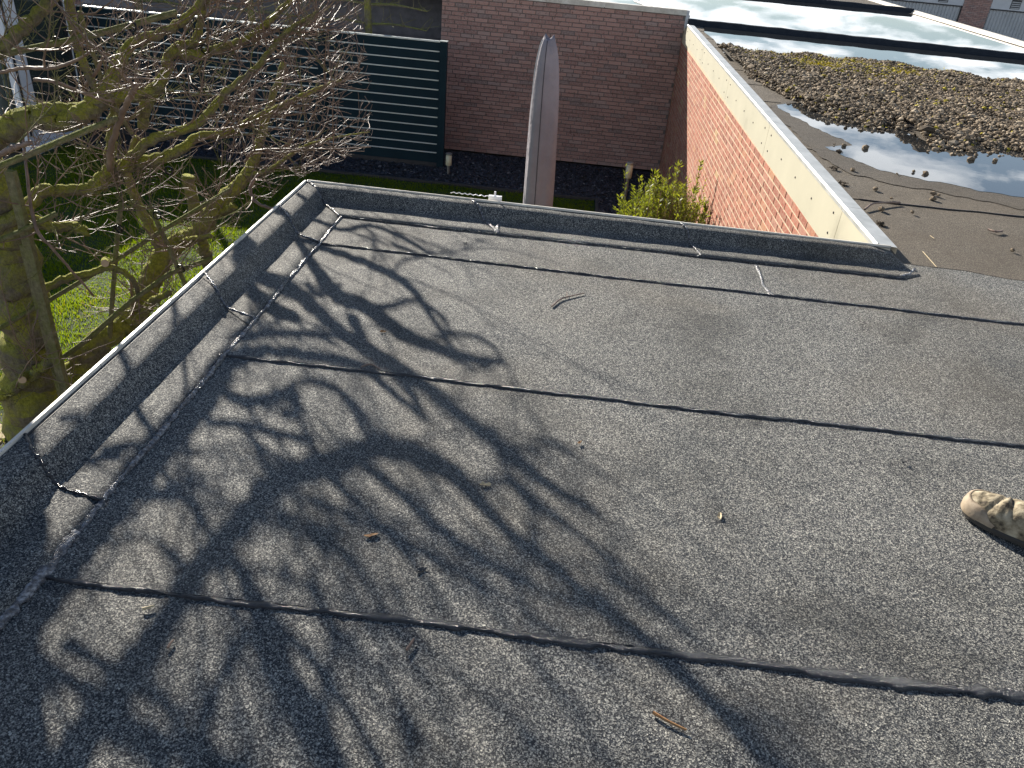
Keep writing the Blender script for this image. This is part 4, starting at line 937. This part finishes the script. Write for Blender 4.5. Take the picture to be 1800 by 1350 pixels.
# ================================================================== THE BIG TREE (left), bare, trained on canes
tr = thing('tree', 'big bare mossy tree trained on bamboo canes, left of the roof', 'tree', (-3.9, 4.75, GZ))
SRC = []                              # points from which shoots may grow: (point, direction, radius)
def limb(spec, name='limb', n=None, r_end=None, m='bark', src=True, knob=.12, parent=tr):
    """spec: list of (px, py, Y, r)"""
    pts = [GY(a, b, Y) for a, b, Y, r in spec]; return limbw(pts, [s[3] for s in spec], name, n, m, src, knob, parent)
def limbw(pts, rads, name='limb', n=None, m='bark', src=True, knob=.12, parent=tr):
    n = n or max(10, 7*len(pts)); q, rd = smooth_line(pts, n, rads); sd_ = random.uniform(0, 50)
    q = [p+Vector((wob(i*.22, sd_), wob(i*.2, sd_+3), wob(i*.25, sd_+7)))*rd[i]*.28 for i, p in enumerate(q)]
    rd2 = [r*(1+knob*.7*wob(i*.45, sd_+1)) for i, r in enumerate(rd)]
    if rads[0] > .03:
        q, rd2 = smooth_line(q, n*2, rd2)
    o = MB().tube(q, rd2, 12 if rads[0] > .03 else 8).build(name, M[m], parent, True)
    if src:
        for i in range(2, len(q)-1): SRC.append((q[i], (q[i+1]-q[i-1]).normalized(), rd2[i]))
    return q
trunk = limb([(85,800,4.7,.27),(62,720,4.7,.20),(48,600,4.72,.17),(28,480,4.75,.155),(0,370,4.78,.155),(-50,270,4.85,.14),(-120,180,4.95,.12),(-180,60,5.0,.10),(-220,-80,5.0,.08)], 'trunk', 60, src=False)
LB = [
 [(95,760,4.75,.12),(120,690,4.85,.105),(165,610,5.0,.095),(215,572,5.2,.085),(245,545,5.3,.08),(262,500,5.45,.075),(285,455,5.6,.08),(315,425,5.7,.075),(350,408,5.8,.065),(375,370,5.9,.07),(395,348,6.0,.06),(425,318,6.1,.05),(447,280,6.2,.04),(470,200,6.3,.032),(500,110,6.4,.025)],
 [(285,440,5.6,.05),(262,395,5.65,.04),(238,350,5.7,.036),(225,300,5.7,.03),(240,240,5.7,.025)],
 [(375,372,5.95,.035),(392,372,5.9,.032),(412,362,5.85,.034)],
 [(250,560,5.25,.035),(265,532,5.2,.03),(298,515,5.1,.022)],
 [(318,425,5.7,.022),(335,420,5.6,.02),(372,415,5.5,.018)],
 [(-40,260,4.8,.09),(20,222,4.85,.075),(60,208,4.9,.07),(100,214,4.95,.065),(140,205,5.0,.062),(170,178,5.1,.058),(192,150,5.2,.05),(210,110,5.3,.042),(232,78,5.4,.036),(290,55,5.5,.03),(335,25,5.6,.028),(380,-30,5.7,.022)],
 [(30,205,4.9,.05),(80,196,4.95,.05),(140,195,5.05,.05),(180,180,5.15,.045),(215,168,5.25,.04),(265,160,5.4,.038),(290,130,5.5,.037),(300,95,5.55,.036),(345,98,5.6,.036),(382,86,5.7,.032),(430,70,5.8,.025),(470,40,5.9,.024),(520,-10,6.0,.018)],
 [(300,95,5.55,.035),(315,82,5.6,.032),(335,78,5.65,.03),(348,60,5.7,.026),(355,25,5.7,.022),(370,-20,5.7,.018)],
 [(190,300,5.3,.052),(230,290,5.35,.046),(275,280,5.4,.04),(320,262,5.5,.036),(350,240,5.6,.032),(400,235,5.7,.029),(440,212,5.8,.026),(490,190,5.9,.026),(540,165,6.0,.02),(600,140,6.1,.013)],
 [(200,310,5.3,.04),(260,250,5.3,.034),(300,235,5.35,.032),(350,215,5.4,.03),(400,160,5.6,.026),(450,120,5.7,.022),(500,60,5.8,.018),(560,20,5.9,.012)],
 [(-30,110,4.3,.036),(10,78,4.4,.034),(50,40,4.5,.034),(95,-5,4.6,.03),(120,-40,4.6,.028)],
 [(120,-20,4.9,.03),(125,30,4.95,.028),(138,85,5.0,.028),(150,120,5.0,.026),(165,150,5.0,.024),(182,170,5.05,.022)],
 [(-20,410,4.6,.045),(30,382,4.7,.042),(60,388,4.8,.04),(95,400,4.85,.036),(125,398,4.9,.034),(155,408,4.9,.03)],
 [(20,400,4.7,.05),(45,370,4.8,.045),(75,335,4.9,.042),(110,335,5.0,.038),(160,330,5.1,.04),(185,305,5.2,.045)],
 [(60,520,4.7,.03),(110,492,4.8,.028),(160,480,4.9,.026),(195,470,4.95,.024),(232,490,5.0,.02),(245,520,5.1,.018)],
 [(-20,705,4.4,.045),(30,680,4.45,.04),(75,645,4.5,.038),(105,620,4.55,.032)],
 [(160,340,5.1,.03),(185,320,5.2,.032),(195,260,5.3,.04),(200,200,5.35,.03),(215,150,5.4,.026)],
 [(330,310,5.9,.05),(348,400,5.95,.042),(360,440,5.95,.045),(372,490,6.0,.05)],
 [(250,225,5.5,.035),(258,180,5.5,.04),(280,150,5.5,.04)],
 [(430,310,6.1,.02),(470,300,6.1,.018),(500,280,6.1,.014),(540,255,6.1,.011),(600,240,6.2,.008),(650,232,6.2,.005)],
]
for s in LB: limb(s)
# red-brown young shoots in front, from the photograph
for s in ([(192,300,4.9,.016),(195,260,4.85,.020),(215,200,4.8,.019),(232,165,4.75,.018),(240,148,4.75,.016)],
          [(0,128,4.5,.010),(40,120,4.5,.010),(90,120,4.45,.010),(130,108,4.45,.009),(157,93,4.4,.006)],
          [(-10,278,4.0,.016),(20,262,4.0,.016),(55,250,4.0,.012)],
          [(95,0,4.5,.006),(130,45,4.5,.006),(180,95,4.5,.006),(235,150,4.5,.006)],
          [(60,140,4.6,.012),(100,145,4.6,.01),(150,165,4.7,.009),(200,180,4.8,.007)],
          [(40,240,4.7,.008),(60,390,4.5,.012),(95,440,4.5,.009),(165,520,4.6,.007)],
          [(455,305,5.8,.012),(440,330,5.7,.012),(450,355,5.6,.012),(480,368,5.5,.012)],
          [(230,490,5.2,.010),(233,560,5.2,.011),(232,600,5.2,.010)],
          [(150,150,5.0,.012),(170,125,5.0,.012),(180,100,5.0,.01)],
          [(430,285,5.8,.010),(450,265,5.8,.009),(530,262,5.8,.007),(590,262,5.8,.006),(652,258,5.9,.004)]):
    limb(s, 'shoot', m='shoot', knob=.05)

# shadow-casting upper crown: real branches above the frame, set along the sun's direction from where their shade falls
S3 = Vector((SUNV.x/SUNV.z, SUNV.y/SUNV.z, 1.0))
def up(px, py, z): return G(px, py, 0)+S3*z
CR = [
 # (list of (px, py, width_px), z_start, z_end)
 ([(40,1520,110),(90,1400,100),(150,1300,90),(215,1210,78),(265,1130,70),(320,1050,64),(370,985,66),(430,920,70),(490,850,68),(560,822,62)], 1.0, 1.2),
 ([(560,822,55),(620,800,58),(680,788,60),(740,808,58),(790,828,50),(840,880,36),(900,945,36),(960,990,36),(1060,1075,38),(1200,1180,40),(1340,1340,38)], 1.2, 1.55),
 ([(490,850,50),(560,838,45),(630,820,28),(660,780,20),(640,730,18),(600,690,18),(565,672,18),(525,670,20)], 1.15, 1.3),
 ([(-120,1300,120),(-60,1230,110),(20,1130,95),(90,1040,80),(150,965,66),(200,900,60),(235,850,60),(275,800,62),(320,750,64),(365,700,60),(400,640,50),(470,622,30),(560,632,30),(640,650,26),(690,690,20),(750,740,14)], 1.0, 1.2),
 ([(-20,780,60),(30,850,110),(38,950,115),(20,1080,120),(-30,1200,120)], 1.05, 1.05),
 ([(0,1100,130),(25,1220,130),(30,1380,140)], 1.05, 1.05),
 ([(120,1010,22),(180,950,22),(250,880,22),(330,848,18)], 1.0, 1.15),
 ([(370,985,46),(420,1005,45),(455,1080,55),(480,1160,75),(540,1260,80),(600,1380,80)], 1.15, 1.3),
 ([(110,1130,60),(180,1170,46),(260,1220,40),(330,1290,42),(410,1380,50)], 1.0, 1.15),
 ([(60,1160,60),(120,1200,60),(200,1240,50),(230,1300,60),(300,1370,60)], 1.0, 1.15),
 ([(240,870,26),(330,885,28),(370,940,26),(400,1040,24),(440,1130,30)], 1.05, 1.2),
 ([(365,745,24),(430,750,26),(500,768,26),(545,778,24),(562,815,16)], 1.05, 1.2),
 ([(430,758,14),(465,790,14),(490,815,14)], 1.1, 1.2),
 ([(400,655,26),(395,690,26),(430,708,34),(470,704,34),(515,690,28),(520,730,30),(500,728,26)], 1.05, 1.15),
 ([(515,670,22),(520,720,18),(545,775,16)], 1.1, 1.2),
 ([(555,672,18),(600,690,18),(625,730,20),(650,775,20),(680,800,22)], 1.15, 1.3),
 ([(320,560,14),(326,640,18),(330,740,16),(335,860,16),(345,930,16),(352,1080,15),(357,1240,14)], 1.0, 1.15),
 ([(225,690,22),(250,740,26),(270,770,22),(290,840,20),(330,880,18)], 1.0, 1.05),
 ([(430,600,24),(470,590,22),(530,590,20),(612,592,16)], 1.0, 1.1),
 ([(560,590,16),(590,610,12)], 1.1, 1.1),
 ([(425,455,30),(465,495,34),(520,515,32),(570,560,30),(620,600,30),(690,640,28),(760,690,28),(830,745,30),(900,800,32),(960,850,28),(1060,910,22)], 1.0, 1.5),
 ([(520,418,16),(560,480,28),(600,525,32),(650,545,34),(710,590,32),(770,615,28),(830,635,26),(890,640,18)], .95, 1.35),
 ([(620,560,28),(650,620,26),(700,660,24),(740,720,20)], 1.1, 1.25),
 ([(500,420,14),(580,440,16),(660,470,18),(720,505,18),(760,560,16),(800,620,14)], .95, 1.25),
 ([(540,385,10),(600,405,10),(650,398,10),(700,415,10),(760,450,9)], .95, 1.1),
 ([(640,400,8),(660,420,8),(655,470,8)], 1.05, 1.1),
 ([(640,545,22),(690,540,18),(730,530,12),(780,560,12),(790,600,12)], 1.1, 1.3),
 ([(600,500,14),(560,520,14),(540,500,12)], 1.0, 1.05),
 ([(690,485,10),(705,460,10),(735,450,10),(690,430,8)], 1.0, 1.1),
 ([(760,600,14),(800,590,14),(850,600,12),(880,630,12),(850,655,12),(800,640,10)], 1.25, 1.35),
 ([(450,470,30),(440,510,32),(480,545,34),(520,560,30)], .95, 1.0),
 ([(440,540,10),(445,570,10),(400,600,10)], .9, 1.0),
 ([(560,822,26),(600,860,26),(660,920,24),(740,1010,24),(790,1080,20)], 1.2, 1.4),
 ([(640,820,30),(720,885,30),(800,955,34),(900,1020,34),(1000,1065,28),(1110,1110,22)], 1.25, 1.5),
 ([(545,880,30),(600,905,26),(660,935,28),(720,960,30),(790,1000,30),(870,1050,26)], 1.2, 1.4),
 ([(560,960,20),(590,940,20),(575,905,18)], 1.2, 1.25),
 ([(420,1005,24),(480,1010,24),(545,1040,26),(580,1090,24),(640,1150,22)], 1.2, 1.3),
 ([(545,1040,22),(570,1000,22),(560,960,20),(500,930,18),(540,885,18)], 1.2, 1.25),
 ([(480,900,24),(540,930,24),(600,980,22),(650,1040,22),(700,1120,22),(760,1220,20)], 1.2, 1.35),
 ([(840,860,26),(900,850,30),(960,900,26),(1040,960,20),(1150,1040,18)], 1.4, 1.6),
 ([(900,800,26),(960,780,20),(1010,800,16)], 1.45, 1.6),
 ([(880,790,22),(900,850,24),(930,890,22),(940,930,18)], 1.45, 1.55),
 ([(960,990,24),(1060,1010,20),(1160,1080,20),(1260,1150,18)], 1.5, 1.65),
 ([(1060,1075,20),(1080,1040,20),(1150,1060,18),(1200,1110,16)], 1.5, 1.6),
 ([(180,800,26),(230,790,24),(270,800,20)], 1.0, 1.0),
 ([(120,830,24),(170,815,26),(215,812,26)], 1.0, 1.0),
 ([(110,1010,14),(180,968,14),(240,950,13),(290,965,14),(330,1000,14)], 1.0, 1.05),
 ([(700,1100,24),(800,1180,22),(900,1270,22),(980,1360,20)], 1.35, 1.5),
 ([(600,1380,50),(570,1230,36),(590,1120,30),(545,1040,26)], 1.25, 1.3),
 ([(640,1150,24),(700,1230,24),(740,1330,24)], 1.3, 1.4),
 ([(430,1110,40),(385,1200,40),(352,1300,46),(330,1390,50)], 1.15, 1.2),
 ([(280,1090,34),(232,1190,40),(200,1300,60)], 1.1, 1.1),
 ([(455,1080,40),(520,1130,36),(600,1230,36),(680,1360,36)], 1.2, 1.3),
 ([(230,1280,70),(330,1325,70),(440,1360,70)], 1.1, 1.15),
 ([(500,1110,24),(505,1200,28),(480,1300,34)], 1.2, 1.25),
 ([(1100,1110,20),(1200,1200,24),(1280,1260,30),(1400,1380,34)], 1.5, 1.6),
]
for pts, z0_, z1_ in CR:
    W = []; R_ = []
    for i, (a, b, wd) in enumerate(pts):
        z = lerp(z0_, z1_, i/(len(pts)-1)); g_ = G(a, b, 0); W.append(up(a, b, z))
        R_.append(wd)
    for i in range(len(W)):
        a, b, wd = pts[i]; p0, p1 = pts[max(i-1,0)], pts[min(i+1,len(pts)-1)]; tx, ty = p1[0]-p0[0], p1[1]-p0[1]; tl = math.hypot(tx, ty); nx, ny = -ty/tl, tx/tl
        ga, gb = G(a+nx*wd/2, b+ny*wd/2), G(a-nx*wd/2, b-ny*wd/2); gd = (G(*p1[:2])-G(*p0[:2])).normalized(); pe = Vector((-gd.y, gd.x, 0)); hw = abs((ga-gb).dot(pe))/2
        l = (W[min(i+1,len(W)-1)]-W[max(i-1,0)]).normalized(); nn = l.cross(SUNV).normalized(); z = lerp(z0_, z1_, i/(len(pts)-1))
        R_[i] = max(.006, (hw*.86-.003*z)*math.sqrt(max(.05, 1-nn.z**2)))
    limbw(W, R_, 'limb', src=False, knob=.15)
    q = smooth_line(W, 24)
    for i in range(1, 23): SRC.append((q[i], (q[i+1]-q[i-1]).normalized(), -R_[min(int(i/24*len(R_)), len(R_)-1)]))
# joints from the trunk top to the upper crown
TT = trunk[-12]
for tgt, r0, r1 in ((up(40,1520,1.0),.085,.06), (up(-120,1300,1.0),.085,.06), (up(-20,780,1.05),.06,.05), (up(425,455,1.0),.06,.022), (up(520,418,.95),.045,.014)):
    mid = TT.lerp(tgt, .5)+Vector((0,0,.12)); limbw([TT, mid, tgt], [r0, (r0+r1)/2, r1], 'limb', src=False)

# twigs: reddish shoots with short side spurs
TWM = {'shoot': MB(), 'bark': MB()}
def in_frame_ok(p):
    x, y = proj(p)
    if x > 5000 or x < -400: return True
    if y < -20: return p.x < 0.3
    lim = np.interp(y, [-20, 60, 150, 260, 300, 330, 420, 560, 700, 900], [650, 640, 655, 655, 560, 500, 400, 270, 150, -20])
    return x < lim
def grow(p, d, L, r, depth, rr, key):
    n = max(4, int(L/.06)); pts = [p]; dd = d.normalized(); up_ = rr.uniform(.02,.10)
    for i in range(n):
        dd = (dd+Vector((rr.gauss(0,.10), rr.gauss(0,.10), rr.gauss(0,.09)+up_))).normalized(); q = pts[-1]+dd*(L/n)
        if not in_frame_ok(q): break
        pts.append(q)
    if len(pts) < 3: return
    m = len(pts); TWM[key].tube(pts, [max(.0018, r*(1-.65*i/(m-1))) for i in range(m)], 5 if r > .004 else 4, cap=False)
    if depth > 0:
        for k in range(rr.randint(2, 5) if depth > 1 else rr.randint(1, 4)):
            i = rr.randrange(1, m); a = Vector((rr.gauss(0,1), rr.gauss(0,1), rr.gauss(0,.7)+.15)).normalized(); base = (pts[i]-pts[i-1]).normalized()
            grow(pts[i], base*.7+a*.75, L*rr.uniform(.25,.55), r*.6, depth-1, rr, key)
rr = random.Random(77)
low = [s for s in SRC if s[2] > 0]; highs = [s for s in SRC if s[2] < 0]
for i in range(300):
    p, d, r = rr.choice(low); a = Vector((rr.gauss(.25,1), rr.gauss(0,1), rr.gauss(.0,.7)))
    grow(p, d*.5+a.normalized(), rr.uniform(.25,.95), rr.uniform(.003,.0065), 2, rr, 'shoot' if rr.random() < .72 else 'bark')
# extra shoots reaching right, the bright brush in front of the fence
for i in range(80):
    p, d, r = rr.choice([s for s in low if 330 < proj(s[0])[0] < 620 and proj(s[0])[1] < 320]); grow(p, Vector((1.0, rr.gauss(.1,.35), rr.gauss(.05,.3))), rr.uniform(.3,.8), rr.uniform(.003,.006), 2, rr, 'shoot')
for i in range(170):
    p, d, r = rr.choice(highs); a = Vector((rr.gauss(0,1), rr.gauss(0,1), rr.gauss(.3,.6))); grow(p, d*.9+a.normalized()*.7, rr.uniform(.25,.75), rr.uniform(.003,.006), 2 if i % 3 else 1, rr, 'shoot')
tag(TWM['shoot'].build('twigs', M['shoot'], tr, True), kind='stuff'); tag(TWM['bark'].build('mossy_twigs', M['cane'], tr, True), kind='stuff')
# cut stubs
for (a, b, Y, r) in ((40,666,4.4,.028),(185,462,4.9,.028)):
    c = GY(a, b, Y); d = Vector((.5,-1,.2)).normalized(); MB().tube([c-d*.06, c+d*.02], [r*1.15, r], 10).build('stub', M['bark'], tr); MB().tube([c+d*.0201, c+d*.024], [r*.95, r*.9], 10).build('cut_face', M['cut'], tr)

# bamboo canes and stakes, each its own thing, with black ties
def cane(spec, r, label, n=20):
    pts = [GY(*s) for s in spec]; q = pline(pts, n*3); b_ = MB()
    rd = [r*(1+(.16 if i % 11 == 0 else 0)+.04*wob(i*.3, 2)) for i in range(len(q))]; b_.tube(q, rd, 9)
    return tag(b_.build('bamboo_cane', M['cane'], smooth=True), label, 'cane', 'canes tied to the tree')
cane([(-20,588,4.4),(100,520,4.75),(190,466,5.0),(290,402,5.3),(405,333,5.7)], .016, 'long mossy cane rising right across the lit lawn to the roof corner side')
cane([(186,700,5.0),(195,560,5.05),(205,430,5.05),(213,355,5.1)], .017, 'upright cane standing in front of the sunlit lawn')
cane([(262,360,5.35),(290,420,5.3),(330,510,5.25),(345,555,5.2)], .017, 'cane leaning left at the top behind the roof edge trim')
cane([(60,665,4.7),(150,600,4.8),(230,530,5.0),(300,480,5.2),(372,455,5.4)], .019, 'thick double cane running along the lowest limb')
cane([(-20,300,4.0),(60,268,4.2),(130,238,4.5),(205,208,4.8)], .018, 'pale lichen covered cane across the house window sill')
cane([(-30,105,4.6),(40,88,4.7),(130,70,4.85),(222,46,5.0),(310,22,5.2)], .019, 'horizontal mossy cane near the top crossing the white window frames')
cane([(-20,430,4.3),(30,410,4.4),(60,395,4.5),(100,375,4.6)], .017, 'short cane at the left edge above the trunk fork')
cane([(140,20,5.1),(185,160,5.2),(232,235,5.3)], .014, 'thin cane slanting down right in front of the house corner')
def stake(x0, y0, x1, y1, Y, w_, label):
    a, b = GY(x0,y0,Y), GY(x1,y1,Y); a = Vector((b.x, Y, GZ)) ; tag(MB().beam(a, b, w_, w_*.8, up=(0,1,0)).build('stake', M['cane']), label, 'stake')
stake(60,770,18,300,4.48,.055,'square mossy stake against the front of the tree trunk')
stake(105,770,40,430,4.55,.035,'thin split stake at the right side of the tree trunk')
for k, (a, b, Y) in enumerate(((208,403,5.02),(276,378,5.33),(297,300,5.4),(232,47,4.97),(318,472,5.25),(100,74,4.82),(360,86,5.6))):
    c = GY(a, b, Y); t_ = MB(); 
    for j in range(3):
        ax_ = Vector((rr.gauss(0,.3), 1, rr.gauss(0,.3))).normalized(); u_ = ax_.orthogonal().normalized(); v_ = ax_.cross(u_); t_.tube([c+(u_*math.cos(q)+v_*math.sin(q))*.026*(1+.1*j) for q in np.linspace(0, 2*PI, 12)], .004, 5)
    t_.tube([c, c+Vector((.04,-.02,.012*(k % 3-1)))], .003, 4)
    tag(t_.build('tie', M['tie']), ['black tie binding the upright cane to the long cane','black tie on the leaning cane before the lawn','black tie on the limb in front of the fence foot','black tie around the top horizontal cane and branch','black tie on the lowest double cane','black tie on the cane in front of the window frame','black tie on the mossy branch before the fence'][k], 'tie', 'black ties in the tree')
print('objects', len(bpy.data.objects), 'tris', sum(len(o.data.polygons) for o in bpy.data.objects if o.type == 'MESH'))
